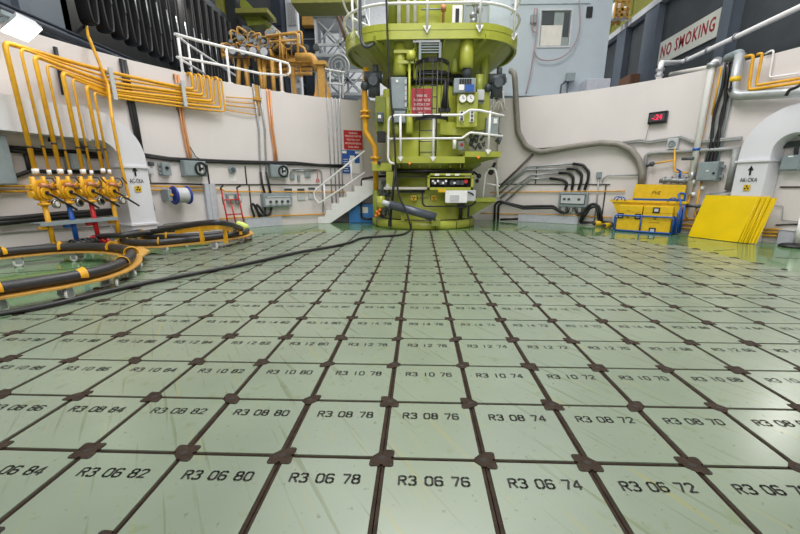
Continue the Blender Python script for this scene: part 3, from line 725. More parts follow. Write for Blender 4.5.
# boxes on the left wall
f, t = wallbox('isolator_switch', 'small grey switch box on the left wall just right of the white duct', 'electrical box', 159.5, 168, 163, 175.5, .14, GREY)
mb = MB(); mb.cyl((0, -.17, f.h*.6), (0, -.14, f.h*.6), .035, 12); obj('knob', mb, BLKM, t, world=False)
mb = MB()
for z in (.15, .5, .85): mb.box(-f.w/2-.05, -f.w/2, -.08, -.02, f.h*z-.02, f.h*z+.02)
obj('gland', mb, GREY, t, world=False)
for (a, b, c, d, lb) in ((180, 202, 161, 176.5, 'large grey isolator with black handle ring above the cable reel'), (268, 285, 165, 177.5, 'large grey isolator with black handle ring nearer the stairs')):
    f, t = wallbox('isolator_switch', lb, 'electrical box', a, b, c, d, .2, GREY, lid=GREY)
    mb = MB(); cx_ = f.w*.2; q = [(cx_+.12*math.cos(k*PI/12)*(1.15 if abs(math.cos(k*PI/12)) > .5 else 1), -.24, f.h/2+.15*math.sin(k*PI/12)) for k in range(24)]
    mb.tube(q, .022, 6, closed=True); mb.box(cx_-.05, cx_-.01, -.26, -.215, f.h/2-.06, f.h/2+.09); mb.box(cx_+.01, cx_+.06, -.25, -.215, f.h/2-.02, f.h/2+.03); obj('handle', mb, BLKM, t, world=False)
    mb = MB(); mb.box(cx_-.06, cx_+.06, -.22, -.214, f.h/2-.09, f.h/2+.09); obj('label_plate', mb, WHITE, t, world=False)
f = WF(229, 233.5, 166, 173.5); t = f.thing('wall_clock', 'small round grey sounder on the left wall', 'sounder'); mb = MB(); mb.cyl((0, -.08, f.h/2), (0, 0, f.h/2), f.h/2, 20); obj('body', mb, GREY, t, world=False); mb = MB(); mb.cyl((0, -.1, f.h/2), (0, -.08, f.h/2), f.h*.3, 16); obj('face', mb, SLATE, t, world=False)
f = WF(230, 236, 174, 181); t = MB(); t.box(-f.w/2, f.w/2, -.004, 0, 0, f.h, M=f.M); tag(obj('paper_notice', t, WHITE), 'pale paper notice below the round grey sounder', 'notice')
for (a, b, c, d, lb) in ((289.5, 294, 174, 179, 'tiny grey switch under the bent conduit, left one'), (304.5, 310, 172, 177, 'tiny grey switch under the bent conduit, right one'), (297, 299.5, 175, 181, 'tiny grey hanging plug under the bent conduit')):
    wallbox('light_switch', lb, 'switch', a, b, c, d, .06, GREY, bev=.008)
f = WF(315.5, 318.5, 168, 182); t = f.thing('red_pull_cord', 'thin red pull cord with ring handle on the left wall near the stairs', 'pull cord'); mb = MB(); mb.tube([(0, -.03, f.h), (0, -.03, .1)], .008, 6); obj('cord', mb, RED, t, world=False); mb = MB(); mb.tube([(.045*math.cos(k*PI/8), -.03, .05+.045*math.sin(k*PI/8)) for k in range(16)], .012, 6, closed=True); obj('ring', mb, RED, t, world=False)
f, t = wallbox('distribution_box', 'wide grey four-dial box low on the left wall', 'electrical box', 260.5, 289, 193.5, 206.5, .2, GREY, lid=GREY)
mb = MB(); mb.box(-f.w/2+.12, f.w/2-.06, -.235, -.215, f.h*.72, f.h*.8); mb.box(-f.w/2+.06, f.w/2-.06, -.222, -.214, .06, f.h*.66); obj('recess', mb, LGREY, t, world=False)
for k in range(4):
    mb = MB(); x = -f.w/2+.2+k*(f.w-.35)/3; mb.cyl((x, -.26, f.h*.4), (x, -.222, f.h*.4), .04, 14); obj('dial', mb, DGREY, t, world=False)
for (a, b, c, d, lb) in ((284, 292, 188, 200, 'grey rating plate behind the four-dial box'), (297, 304.6, 188, 200, 'grey rating plate, middle of the three by the stairs'), (308, 315, 187, 199, 'grey rating plate nearest the stair handrail')):
    f = WF(a, b, c, d); t = f.thing('rating_plate', lb, 'panel'); mb = MB(); mb.box(-f.w/2, f.w/2, -.03, 0, 0, f.h, bev=.005); obj('plate', mb, LGREY if a > 290 else PLINTH, t, world=False)
    mb = MB(); mb.box(-f.w/2+.01, f.w/2-.01, -.04, -.03, f.h*.78, f.h*.95); obj('vent', mb, HALLD, t, world=False)
f, t = wallbox('meter_box', 'small grey meter box on the wall behind the red sack truck', 'electrical box', 225.5, 233, 194, 202, .1, GREY); mb = MB(); mb.box(-f.w*.3, f.w*.3, -.11, -.1, f.h*.35, f.h*.8); obj('display', mb, OFFW, t, world=False)
f, t = wallbox('meter_box', 'narrow grey box with a white label behind the right handle of the red sack truck', 'electrical box', 234.5, 239.5, 194, 203, .1, GREY); mb = MB(); mb.box(-f.w*.3, f.w*.3, -.11, -.1, f.h*.3, f.h*.8); obj('display', mb, WHITE, t, world=False)
# vertical trunking
f = WF(205.5, 214, 184, 221); t = f.thing('vertical_trunking', 'tall pale grey trunking up the left wall beside the red sack truck', 'trunking'); mb = MB(); mb.box(-f.w*.62, f.w*.62, -.12, 0, -.05, f.h, bev=.01); obj('cover', mb, PLINTH, t, world=False)
mb = MB(); mb.box(-.03, .03, -.14, -.12, -.05, f.h); obj('ridge', mb, LGREY, t, world=False)
# small fittings right of the left duct
line('control_lead', 'thin grey lead with small fittings beside the left white duct', 'cable', [[(146, 160), (148, 175), (151, 182)], [(149, 190), (152, 200), (155, 210), (152, 214)]], .05, .014, CONC)
wallbox('terminal_box', 'tiny pale terminal box beside the left white duct', 'electrical box', 146, 151, 168, 174, .1, LGREY)
wallbox('terminal_box', 'tiny black-topped terminal box above the pale one beside the left white duct', 'electrical box', 147.5, 152, 162, 166, .1, DGREY)
# cable reel
f = WF(165, 184, 187, 203); t = f.thing('cable_reel', 'wall cable reel with two blue flanges and pale grey cable', 'cable reel')
h2 = f.h/2
for x, nm in ((-f.w*.36, 0), (f.w*.36, 0)):
    mb = MB(); mb.cyl((x-.025, -.30, h2), (x+.025, -.30, h2), h2*1.02, 28); mb.tube([(x, -.30+h2*math.cos(k*PI/14), h2+h2*math.sin(k*PI/14)) for k in range(28)], .03, 6, closed=True); obj('flange', mb, DBLUE, t, world=False)
mb = MB()
for k in range(11): x = -f.w*.31+k*f.w*.062; mb.tube([(x, -.30+h2*.78*math.cos(q*PI/12), h2+h2*.78*math.sin(q*PI/12)) for q in range(24)], .033, 6, closed=True)
mb.cyl((-f.w*.33, -.3, h2), (f.w*.33, -.3, h2), h2*.72, 24); obj('wound_cable', mb, LGREY, t, world=False)
mb = MB(); mb.box(-f.w*.72, -f.w*.5, -.36, 0, h2*.35, h2*1.75, bev=.02); mb.cyl((-f.w*.6, -.3, h2), (f.w*.45, -.3, h2), .035, 12); obj('bracket', mb, GREY, t, world=False)
mb = MB(); mb.cyl((-f.w*.56, -.385, h2*1.1), (-f.w*.56, -.36, h2*1.1), .03, 10); obj('knob', mb, YEL, t, world=False)
# signs by the stairs
f = WF(343.7, 362.3, 130.5, 149.5)
t = f.thing('warning_sign', 'red sign with white WARNING text on the wall above the stairs', 'sign'); mb = MB(); mb.box(-f.w/2, f.w/2, -.02, 0, 0, f.h); obj('plate', mb, SRED, t, world=False)
for k, s_ in enumerate(['WARNING', 'PERSONS MUST BE', 'WRITTEN OUT', 'BEFORE ENTERING', 'THIS AREA']):
    M = LM((0, -.022, f.h*(.88-.19*k)-.02*(k == 0)), 0) @ FRONT; obj('lettering', text_mb(s_, f.h*.13, M, ext=.002, width=f.w*(.45, .86, .72, .88, .6)[k]), TXTW, t, world=False)
f = WF(342.3, 359.5, 150.5, 173.5)
t = f.thing('instruction_board', 'blue and white pictogram sign under the red warning sign', 'sign'); mb = MB(); mb.box(-f.w/2, f.w/2, -.02, 0, 0, f.h); obj('plate', mb, SBLUE, t, world=False)
mb = MB(); mb.box(f.w*.02, f.w*.5, -.026, -.021, 0, f.h*.45); mb.box(-f.w*.06, f.w*.2, -.026, -.021, f.h*.42, f.h*.78); mb.box(-f.w*.12, f.w*.02, -.026, -.021, f.h*.3, f.h*.66); mb.box(-f.w/2, -f.w*.25, -.026, -.021, f.h*.87, f.h*.97); mb.box(f.w*.25, f.w*.5, -.026, -.021, f.h*.87, f.h*.97)
obj('pictogram', mb, TXTW, t, world=False)
mb = MB()
for k in range(6): mb.box(-f.w*.44, -f.w*(.2 if k % 2 else .14), -.024, -.021, f.h*(.1+.1*k), f.h*(.125+.1*k))
obj('lettering', mb, TXTW, t, world=False)
# plinth boxes at the foot of the walls
for (a, b, c, d, lb) in ((244, 281, 217, 226.5, 'low pale grey plinth box at the foot of the left wall'), (518, 578.5, 214.8, 223.5, 'long low pale grey plinth box at the foot of the right wall'), (779, 802, 230.5, 245, 'pale grey box at the foot of the wall at the right edge')):
    P0, P1 = W(a, d), W(b, d); t0, t1 = th(P0), th(P1); dp = .10
    m_ = PW((t0+t1)/2, 0); z = zrow(PW((t0+t1)/2, 0, dp), c+.5)
    tt = thing('plinth_box', lb, 'box', PW((t0+t1)/2, 0, dp/2)); mb = MB(); n = 8
    pin = [PW(t0+(t1-t0)*k/n, 0, dp) for k in range(n+1)]; pou = [PW(t0+(t1-t0)*k/n, 0, .012) for k in range(n+1)]
    mb.ring(pin, pou, -.008, z, closed=False); obj('casing', mb, PLINTH, tt)
    mb = MB(); pin = [PW(t0+(t1-t0)*k/n, 0, dp+.012) for k in range(n+1)]; pou = [PW(t0+(t1-t0)*k/n, 0, .012) for k in range(n+1)]; mb.ring(pin, pou, z, z+.012, closed=False); obj('lid', mb, LGREY, tt)

# ---- big white ducts with elbows (swept rectangular section along the curved wall)
def duct(name, label, px_l, px_r, py_ref, zc, rad, side, dep, end_t, text, tx, ty):
    tl, tr = th(W(px_l, py_ref, dep)), th(W(px_r, py_ref, dep)); tm = (tl+tr)/2; w = abs(tl-tr)*(RW(tm)-dep); w_ = w
    # path in (s, z): s measured along the wall at the inner face
    if zc is None: zc = (W(0, 93, dep).z+W(0, 130, dep).z)/2
    hh = .54 if side < 0 else w*.92
    path = [(0, -.012, 0), (0, zc-rad, 0)]
    for k in range(1, 13):
        a = PI/2*k/12; path.append((side*rad*(1-math.cos(a)), zc-rad+rad*math.sin(a), a))
    L = end_t
    for k in range(1, 13): path.append((side*(rad+L*k/12), zc, PI/2))
    t = thing(name, label, 'duct', PW(tm, 0, dep/2)); mb = MB(); vs = []
    for (s, z, a) in path:
        # in-plane normal to path
        nx, nz = math.cos(a), -math.sin(a)*side
        ww = w+(hh-w)*min(1, a/(PI/2))
        for (u, o) in ((-ww/2, dep), (ww/2, dep), (ww/2, .02), (-ww/2, .02)):
            ss = s+u*nx*1.0; zz = z+u*nz; vs.append(PW(tm-ss/(WR-dep), zz, o))
    fs = []
    for i in range(len(path)-1):
        for k in range(4): fs.append((i*4+k, i*4+(k+1) % 4, (i+1)*4+(k+1) % 4, (i+1)*4+k))
    fs += [(0, 1, 2, 3), tuple(range(len(vs)-4, len(vs)))]
    mb.add(vs, fs); obj('duct_body', mb, DUCTW, t)
    def flange(s, z, a, nm='flange'):
        mb = MB(); w = hh if a else w_; nx, nz = math.cos(a), -math.sin(a)*side; tx_, tz = math.sin(a)*side, math.cos(a); e = .035; vs = []
        for d in (-.02, .02):
            for (u, o) in ((-w/2-e, dep+e), (w/2+e, dep+e), (w/2+e, .01), (-w/2-e, .01)):
                vs.append(PW(tm-(s+u*nx+d*tx_)/(WR-dep), z+u*nz+d*tz, o))
        mb.add(vs, [(0, 1, 2, 3), (4, 5, 6, 7)]+[(k, (k+1) % 4, 4+(k+1) % 4, 4+k) for k in range(4)]); obj(nm, mb, DUCTW, t)
    flange(0, zrow(PW(tm, 0, dep), ty[0]), 0)
    if ty[1]: flange(0, zrow(PW(tm, 0, dep), ty[1]), 0)
    flange(side*(rad+.12), zc, PI/2)
    Pt = W(tx, 0+text[1], dep); a = th(Pt); tg = PW(a+.03, 0, dep)-PW(a-.03, 0, dep); n = Vector((tg.y, -tg.x, 0)).normalized(); rz = math.atan2(-n.x, n.y)
    c = PW(a, Pt.z, dep+.02)
    obj('lettering', text_mb(text[0], .12, LM(c, rz) @ FRONT, ext=.002, width=w*.56), TXTK, t)
    ar = MB(); ar.add([(-.018, 0, .10), (.018, 0, .10), (.018, 0, .2), (.055, 0, .2), (0, 0, .3), (-.055, 0, .2), (-.018, 0, .2)], [(0, 1, 2, 3, 4, 5, 6)], False, LM(c, rz)); obj('arrow', ar, TXTK, t)
    st = MB(); st.box(-.065, .065, -.004, 0, -.22, -.10, M=LM(c, rz)); stk = obj('hazard_sticker', st, BOXY, t)
    tr_ = MB()
    for k in range(3):
        q = PI/2+PI+k*2*PI/3+PI; pts = [(0, -.006, -.16)]
        for j in (-1, 0, 1): pts.append((.05*math.cos(q+j*.5), -.006, -.16+.05*math.sin(q+j*.5)))
        tr_.add(pts, [(0, 1, 2, 3)], False, LM(c, rz))
    obj('trefoil', tr_, TXTK, stk)
    return t
dl = duct('ventilation_duct', 'white rectangular duct with elbow on the left wall, running behind the yellow valve risers', 126, 150.5, 190, None, .60, -1, .5, 3.2, ('AC-CKA', 181), 136, (167, 224))
dr = duct('ventilation_duct', 'white rectangular duct with elbow on the right wall behind the yellow sheets', 736, 767, 170, 2.45, .62, 1, .38, 2.2, ('AK-CKA', 180), 749, (161, 0))

# ---- yellow valve station and risers
YO = .66
ris = [  # px/py of top corner, pixel of foot, radius, py along the run at 105 and at 180
 (4, 42, 175, .055, 71, 84.5), (20, 48, 176, .032, 76.5, 88), (34, 55.5, 175, .052, 81.5, 92), (46, 64, 176, .03, 85, 94.5),
 (62, 72, 175, .05, 89, 98), (72, 78.5, 176, .03, 91, 100), (86, 86, 174, .045, 93.5, 102.5), (94, 92.5, 175, .03, 96, 105)]
ord_ = ['leftmost thick', 'leftmost thin', 'second thick', 'second thin', 'third thick', 'third thin', 'rightmost thick', 'rightmost thin']
ends = [(193.5, 73, 90), (198.5, 74, 92), (203, 74.5, 95.5), (207, 75.5, 98), (212, 76, 101.5), (216, 77, 104), (221, 77, 108), (225, 78.5, 112)]
feet = []
for k, (x, y, yf, r_, ya, yb_) in enumerate(ris):
    top = W(x, y, YO); foot = Vector((top.x, top.y, zrow(top, yf))); feet.append(foot)
    zc_ = top.z; path = [foot, top]
    # run: follow wall at slowly settling height, then riser over the top
    q1 = W(105, ya, .16); q2 = W(ends[k][0], ends[k][2], .16)
    path += [q1, q2, PW(th(q2), zrow(q2, ends[k][1]), .16), PW(th(q2), zrow(q2, ends[k][1]), -.05)]
    mb = MB(); mb.tube(fillet(wsub(path[:4])+path[4:], .1), r_*.68, 12)
    t = thing('yellow_riser_pipe', '%s yellow pipe rising from the valve station and bending along the left wall' % ord_[k], 'pipe', foot, 0, 'yellow pipes above the valve station')
    obj('pipe_run', mb, YEL, t)
    mb = MB(); mb.tube([Vector((foot.x, foot.y, foot.z+.02)), Vector((foot.x, foot.y, foot.z+.10))], r_*.7+.01, 10); obj('pipe_label', mb, WHITE, t)
    mb = MB(); zz = foot.z+.42+.04*(k % 3); mb.tube([Vector((foot.x, foot.y, zz)), Vector((foot.x, foot.y, zz+.03))], r_*.68+.006, 10); obj('band', mb, BLKM, t)
mb = MB()
p = [(86, -5), (86.5, 27), (88, 38), (103, 54), (108, 85), (112, 118), (120, 160), (129, 197), (125, 198), (120, 197)]
pts = [W(x, y, (.72 if y > 90 else .3) if y > 45 else -.3) for x, y in p[2:]]
pts = [AX(86, -8, -8.2), AX(86.3, 24, -8.2), W(88, 36, -.1), W(90, 40, .2)]+pts[2:]
mb.tube(fillet([Vector(q) for q in pts], .08), .028, 10)
tag(obj('yellow_riser_pipe', mb, YEL), 'slim yellow pipe hanging from above in front of the pipe clamp and left duct', 'pipe')
# clamps
for (a, b, c, d, lb) in ((103.5, 107.5, 69, 101, 'pale upright clamp holding the yellow pipe run near the slim hanging pipe'), (176, 180, 82, 108, 'pale upright clamp holding the yellow pipe run by the copper conduit')):
    f = WF(a, b, c, d); t = f.thing('pipe_clamp', lb, 'bracket'); mb = MB(); mb.box(-.04, .04, -.27, -.235, 0, f.h, bev=.005); mb.box(-.05, .05, -.23, 0, .05, .1); mb.box(-.05, .05, -.23, 0, f.h-.1, f.h-.05); obj('channel', mb, LGREY, t, world=False)
# four thin yellow pipes continuing to a plate
line('service_pipe', 'fine yellow pipe crossing to the ochre plate on the left wall', 'pipe', [[(226, 97), (257, 99)], [(226, 101.5), (257, 104)], [(226, 105), (257, 108.5)], [(226, 110), (257, 115)]], .06, .014, YEL)
f = WF(253.5, 258.5, 85, 116); mb = MB(); mb.box(-f.w/2, f.w/2, -.05, 0, f.h*.45, f.h, M=f.M); mb.tube([f.M @ Vector((f.w*.3, -.05, 0)), f.M @ Vector((f.w*.3, -.05, f.h*.5))], .02, 6)
mb.box(-f.w*.6, f.w*.8, -.09, 0, f.h*.5, f.h*.6, M=f.M)
tag(obj('ochre_bracket', mb, ORNG), 'ochre upright plate on the left wall where the fine yellow pipes end', 'bracket')
# valves
VX = [(41.5, 193), (66, 192), (88.5, 191), (110.5, 191)]
legc = [YEL, BLUE, RED, YEL]; legn = ['yellow', 'blue', 'red', 'yellow']
vl = ['leftmost yellow valve on the station, on a yellow leg', 'second yellow valve from the left, on the blue leg', 'third yellow valve from the left, on the red leg', 'rightmost yellow valve on the station, beside the white duct']
for k, (x, y) in enumerate(VX):
    c = W(x, y, YO+.08); a = th(c); n = Vector((math.cos(a), math.sin(a), 0)); rz = math.atan2(-n.x, n.y); z = c.z
    t = thing('valve_assembly', vl[k], 'valve', (c.x, c.y, 0), rz, 'yellow valves of the wall station'); t.scale = (.86, .86, 1)
    mb = MB()
    mb.cyl((0, -.06, z), (0, .10, z), .125, 20); mb.cyl((0, -.1, z), (0, -.06, z), .10, 18); mb.cyl((0, -.08, z), (0, .1, z), .06)
    mb.box(-.19, .10, -.02, .10, z+.06, z+.12, bev=.01); mb.box(-.10, .18, -.03, .07, z+.03, z+.21, bev=.02)
    mb.cyl((-.12, .0, z-.1), (-.12, 0, z+.26), .045, 12); mb.cyl((.1, .0, z-.02), (.1, 0, z+.27), .04, 12)
    mb.cyl((0, 0, z-.22), (0, 0, z-.1), .06, 14); mb.cyl((0, 0, z-.2), (0, 0, z-.165), .10, 18)
    mb.ball((.19, -.02, z+.1), .05, 10); mb.tube([(.19, -.02, z+.1), (.27, -.04, z+.17)], .025, 8)
    mb.cyl((-.2, .03, z-.02), (-.1, .03, z-.02), .06, 12); mb.cyl((-.2, .0, z+.12), (.26, .0, z+.12), .022, 8); mb.tube([(.22, 0, z+.12), (.22, 0, z-.05), (.12, 0, z-.12)], .022, 8)
    obj('valve_body', mb, YEL, t, world=False)
    mb = MB(); mb.cyl((-.07, -.07, z+.13), (.08, -.1, z+.11), .036, 14); mb.cyl((.07, -.1, z+.11), (.10, -.1, z+.11), .045, 12); obj('actuator', mb, PINK, t, world=False)
    mb = MB(); mb.tube([(.0, -.12, z), (.10, -.14, z-.06), (.48, -.2, z-.30)], .018, 8); mb.cyl((.0, -.13, z), (0, -.09, z), .035, 10); mb.tube([(.16, -.15, z-.1), (.48, -.2, z-.30)], .02, 8); obj('lever', mb, BLKM, t, world=False)
    mb = MB(); mb.cyl((.22, -.06, z-.19), (.22, -.0, z-.19), .075, 18); g = obj('gauge', mb, STEEL, t, world=False); mb = MB(); mb.cyl((.22, -.066, z-.19), (.22, -.058, z-.19), .045, 16); obj('dial', mb, (WHITE, BLKM, BLKM, OFFW)[k], g, world=False)
    zs = .42
    mb = MB(); mb.cyl((0, 0, z-.2), (0, 0, .20), .045, 14); mb.tube([(0, 0, .24), (0, 0, .17), (.08, -.06, .12), (.16, -.1, .12)], .045, 12); mb.cyl((.10, -.07, .12), (.14, -.09, .12), .09, 16)
    mb.cyl((-.03, .02, .52), (-.12, .02, .52), .05, 12); mb.tube([(-.12, .02, .52), (-.12, .02, .46)], .07, 12)
    obj('leg_pipe', mb, legc[k], t, world=False)['label'] = '%s lower leg of the valve' % legn[k]
    mb = MB(); mb.tube([(.12, -.05, z+.24), (.2, -.09, z+.24), (.25, -.1, z+.14), (.2, -.1, z+.06), (.1, -.1, z+.06)], .01, 6, fil=.04); mb.tube([(.25, -.1, z+.26), (.34, -.12, z+.14)], .012, 6); obj('air_line', mb, BLACK, t, world=False)
# angle shelf
P0, P1 = W(40, 224, YO+.16), W(118, 219, YO+.16); zz = (W(40, 223, YO+.16).z+W(118, 218, YO+.16).z)/2
mb = MB(); n = 10; t0, t1 = th(P0), th(P1)
pin = [PW(t0+(t1-t0)*k/n, 0, YO+.17) for k in range(n+1)]; pou = [PW(t0+(t1-t0)*k/n, 0, YO+.0) for k in range(n+1)]
mb.ring(pin, pou, zz, zz+.012, closed=False); mb.ring(pin, [PW(t0+(t1-t0)*k/n, 0, YO+.158) for k in range(n+1)], zz-.05, zz, closed=False)
tag(obj('steel_shelf_rail', mb, GREY), 'grey steel angle rail in front of the lower valve legs', 'rail')
# manifold bar
mb = MB(); z_ = W(66, 192, YO).z; mb.tube(wsub([PW(th(W(40, 200, YO)), z_-.17, YO+.0), PW(th(W(118, 200, YO)), z_-.17, YO+.0)]), .024, 10)
tag(obj('manifold_pipe', mb, YEL), 'yellow header pipe joining the four station valves', 'pipe')
# coiled black coupling pieces beside the legs
P = W(78, 232, YO+.25); mb = MB(); mb.tube([Vector((P.x-.15, P.y-.3, .14)), Vector((P.x, P.y, .17)), Vector((P.x+.1, P.y+.25, .17))], .06, 12)
for k in range(5): mb.tube([(P.x-.05+.03*k+.07*math.cos(q*PI/6), P.y-.1+.08*k, .18+.07*math.sin(q*PI/6)) for q in range(12)], .014, 6, closed=True)
tag(obj('hose_coupling', mb, BLACK), 'short black hose coupling lying under the blue valve leg', 'hose')

# ---- right wall services
line('large_pipe', 'thick grey-brown pipe looping down from the cabin and along the right wall', 'pipe', [[(511, 71, -.2), (514.5, 73), (516, 100), (518, 132), (526, 147), (540, 152.5), (570, 147), (600, 143), (618, 144), (631, 149.5), (639, 160), (642, 172), (641, 186)]], .14, .085, mat('pipe_taupe', '#8B867E', .5, var=.06), fil=.5, n=12)
mb = MB(); f = W(513, 70, -.2)
line('dark_conduit', 'dark diagonal conduit on the right wall beside the machine', 'conduit', [[(533, 154), (517, 170), (498, 188)], [(536, 149.5), (560, 147.5), (580, 146)]], .08, .035, mat('conduit_brown', '#5E5652', .5))
line('cable_run', 'dark cable run along the right wall past the red digital display', 'cable', [[(619, 143), (640, 140), (650, 141.5), (669, 138.5), (682, 136.5), (694, 141.5), (742, 137.5)], [(619, 144.5), (640, 141.5), (650, 143), (669, 140), (682, 138), (694, 143), (742, 139)]], .07, .03, CONC)
line('seam_strip', 'thin dark strip along the right wall above the yellow line', 'strip', [[(499, 184.2), (610, 184.5)], [(780, 187), (802, 187)], [(776, 225), (802, 224)]], .02, .014, DBRN)
line('seam_strip', 'short dark upright strip on the right wall', 'strip', [[(537, 165.5), ('v', 184)], [(606, 185), ('v', 217)]], .03, .016, DBRN)
line('service_pipe', 'thin yellow pipe along the right wall beside the machine', 'pipe', [[(490, 192.5), (625, 191)], [(480, 213.5), (560, 215), (612, 217.5)]], .05, .018, YEL)
line('service_pipe', 'short thin yellow pipe low on the right wall by the yellow sheets', 'pipe', [[(762, 229), (780, 229.5)], [(760, 232), (778, 232.5)], [(758, 235), (777, 236)]], .05, .022, YEL)
line('service_pipe', 'short thin yellow pipe low on the right wall behind the blue rack', 'pipe', [[(676, 220), (702, 220), (708, 218)], [(676, 224), (706, 225)], [(676, 228), (704, 229)]], .05, .022, YEL)
CP = [([(497, 190), (527.5, 166.7), (573, 163.7)], [(573, 163.7), (583, 165), (589, 172), (588, 180), (584.5, 190)]),
      ([(498, 194.5), (526, 169.8), (567, 169)], [(567, 169), (576, 168.8), (582, 174), (581, 182), (578.5, 190)]),
      ([(500, 198), (531, 175), (559, 173)], [(559, 173), (569, 173), (573.5, 177), (573, 183), (571.7, 190)]),
      ([(506, 201), (531, 178.7), (550, 178.3)], [(550, 178.3), (563, 180), (567.5, 183), (565, 190)])]
for k, (g_, b_) in enumerate(CP):
    nm = ['top', 'second', 'third', 'lowest'][k]
    mb = MB(); wtube(g_, .07, .03, .1, mb=mb); t = tag(obj('conduit', mb, GALV), 'grey sloping conduit with a black hose tail on the right wall, %s of four' % nm, 'conduit', 'sloping conduits to the panel box')
    mb = MB(); wtube(b_, .08, .042, .15, mb=mb); obj('hose_tail', mb, BLACK, t)
f, t = wallbox('panel_box', 'grey box with inset face under the black hose tails on the right wall', 'electrical box', 559.5, 588.5, 192, 207, .16, GREY, bev=.03)
mb = MB(); mb.box(-f.w*.43, f.w*.43, -.18, -.162, f.h*.2, f.h*.86, bev=.005); obj('gasket', mb, HALLD, t, world=False)
mb = MB(); mb.box(-f.w*.40, f.w*.40, -.19, -.182, f.h*.25, f.h*.81); obj('face', mb, LGREY, t, world=False)
mb = MB()
for x in (-.28, -.12, .22): mb.box(f.w*x-.04, f.w*x+.04, -.195, -.19, f.h*.45, f.h*.6)
obj('switches', mb, HALLD, t, world=False)
for x in (-.3, -.05, .25):
    mb = MB(); mb.box(f.w*x-.06, f.w*x+.06, -.14, -.02, -.14, .0); obj('gland_box', mb, CONC, t, world=False)
line('black_cable', 'black cable sagging along the right wall from machine to panel box', 'cable', [[(494.5, 221), (495, 204), (500, 201), (507, 203), (523, 206.5), (540, 206), (553, 206), (560.5, 211), (567, 213.5), (569, 208)], [(498, 221), (498.5, 205), (503, 202.5), (523, 208.5), (553, 208), (562, 213)]], .16, .04, BLACK, fil=.15)
line('black_cable', 'black cable looping from the panel box toward the yellow plugs', 'cable', [[(580, 222), (583, 213), (588, 206.5), (594, 203), (599, 207), (601, 214), (602, 221)], [(581, 222), (586, 214), (590, 208), (596, 206), (598, 212), (599, 221)], [(576, 208), (577, 213), (581, 214), (584, 210)]], .18, .04, BLACK, fil=.15)
line('black_cable', 'black cable lying along the foot of the right wall', 'cable', [[(500, 219.5), (518, 219)], [(580, 222.5), (597, 222.5)], [(600, 222), (612, 223)]], .2, .04, BLACK)
wallbox('light_switch', 'small grey switch on the right wall between the big pipe and the panel box', 'switch', 597, 602, 172, 178, .08, GREY, bev=.008)
line('conduit', 'thin grey conduit branching under the large grey-brown pipe', 'conduit', [[(602, 182), (604, 178), (608, 175.5), (640, 175)], [(599, 178), (597, 200), (594, 222)]], .05, .018, GALV, fil=.04)
line('conduit', 'grey framed conduit turning across the right wall behind the white riser', 'conduit', [[(644, 181), (646, 156), (649, 153.5), (680, 151.5), (740, 148.5)]], .08, .05, CONC, fil=.08)
# LED display
f = WF(650, 668, 112, 124); t = f.thing('digital_display', 'black wall display with red digits on the right wall', 'display'); mb = MB(); mb.box(-f.w/2, f.w/2, -.12, 0, 0, f.h, bev=.015); obj('case', mb, BLKM, t, world=False)
mb = MB(); mb.box(-f.w*.42, f.w*.42, -.126, -.121, f.h*.2, f.h*.82); obj('screen', mb, HALLD, t, world=False)
obj('digits', text_mb('-:24', f.h*.62, LM((0, -.13, f.h*.5), 0) @ FRONT, ext=.001, width=f.w*.55), LEDR, t, world=False)
line('cord', 'thin grey cord hanging below the red digital display', 'cord', [[(650.5, 122), (648, 130), (645.5, 140)]], .05, .008, CONC)
# socket and thin yellow branch
f, t = wallbox('gauge_box', 'square pale box with a round dial on the right wall left of the white riser', 'gauge', 669, 679.5, 138.5, 149.5, .12, LGREY); mb = MB(); mb.tube([(.07*math.cos(k*PI/9), -.13, f.h/2+.07*math.sin(k*PI/9)) for k in range(18)], .018, 6, closed=True); mb.cyl((0, -.14, f.h/2), (0, -.12, f.h/2), .035, 12); obj('dial', mb, GREY, t, world=False)
line('service_pipe', 'thin yellow branched pipe below the round dial box on the right wall', 'pipe', [[(675, 149), (674, 170), (677, 172), (691, 173)], [(674.5, 160), (652, 164)]], .12, .022, YEL, fil=.04)
f = W(652, 164, .14); mb = MB(); mb.ball(f, .07, 10); mb.tube([f+Vector((-.08, .1, -.05)), f], .035, 8); tag(obj('pipe_valve', mb, DGREY), 'small dark valve at the end of the thin yellow branch on the right wall', 'valve')
# white risers and yellow slim pipes
P = W(713, 62, .12)
mb = MB(); base = PW(th(P), .95, .12); top = PW(th(P), P.z, .12)
XPb = top.x+.05
mb.tube(fillet([base, top, PW(th(P), P.z+.02, -.5)], .12), .07, 14)
t = thing('white_riser_pipe', 'thick white pipe rising up the right wall and over its top', 'pipe', base); obj('pipe_run', mb, WHITE, t)
mb = MB(); mb.tube([top+Vector((0, 0, -.12)), top+Vector((0, 0, -.02))], .11, 14); mb.tube([PW(th(P), P.z+.02, -.02), PW(th(P), P.z+.02, -.10)], .11, 14); obj('flange', mb, GALV, t)
zz = zrow(base, 149.5); mb = MB(); mb.tube([Vector((base.x, base.y, zz-.03)), Vector((base.x, base.y, zz+.03))], .083, 14); obj('band', mb, BLUE, t)
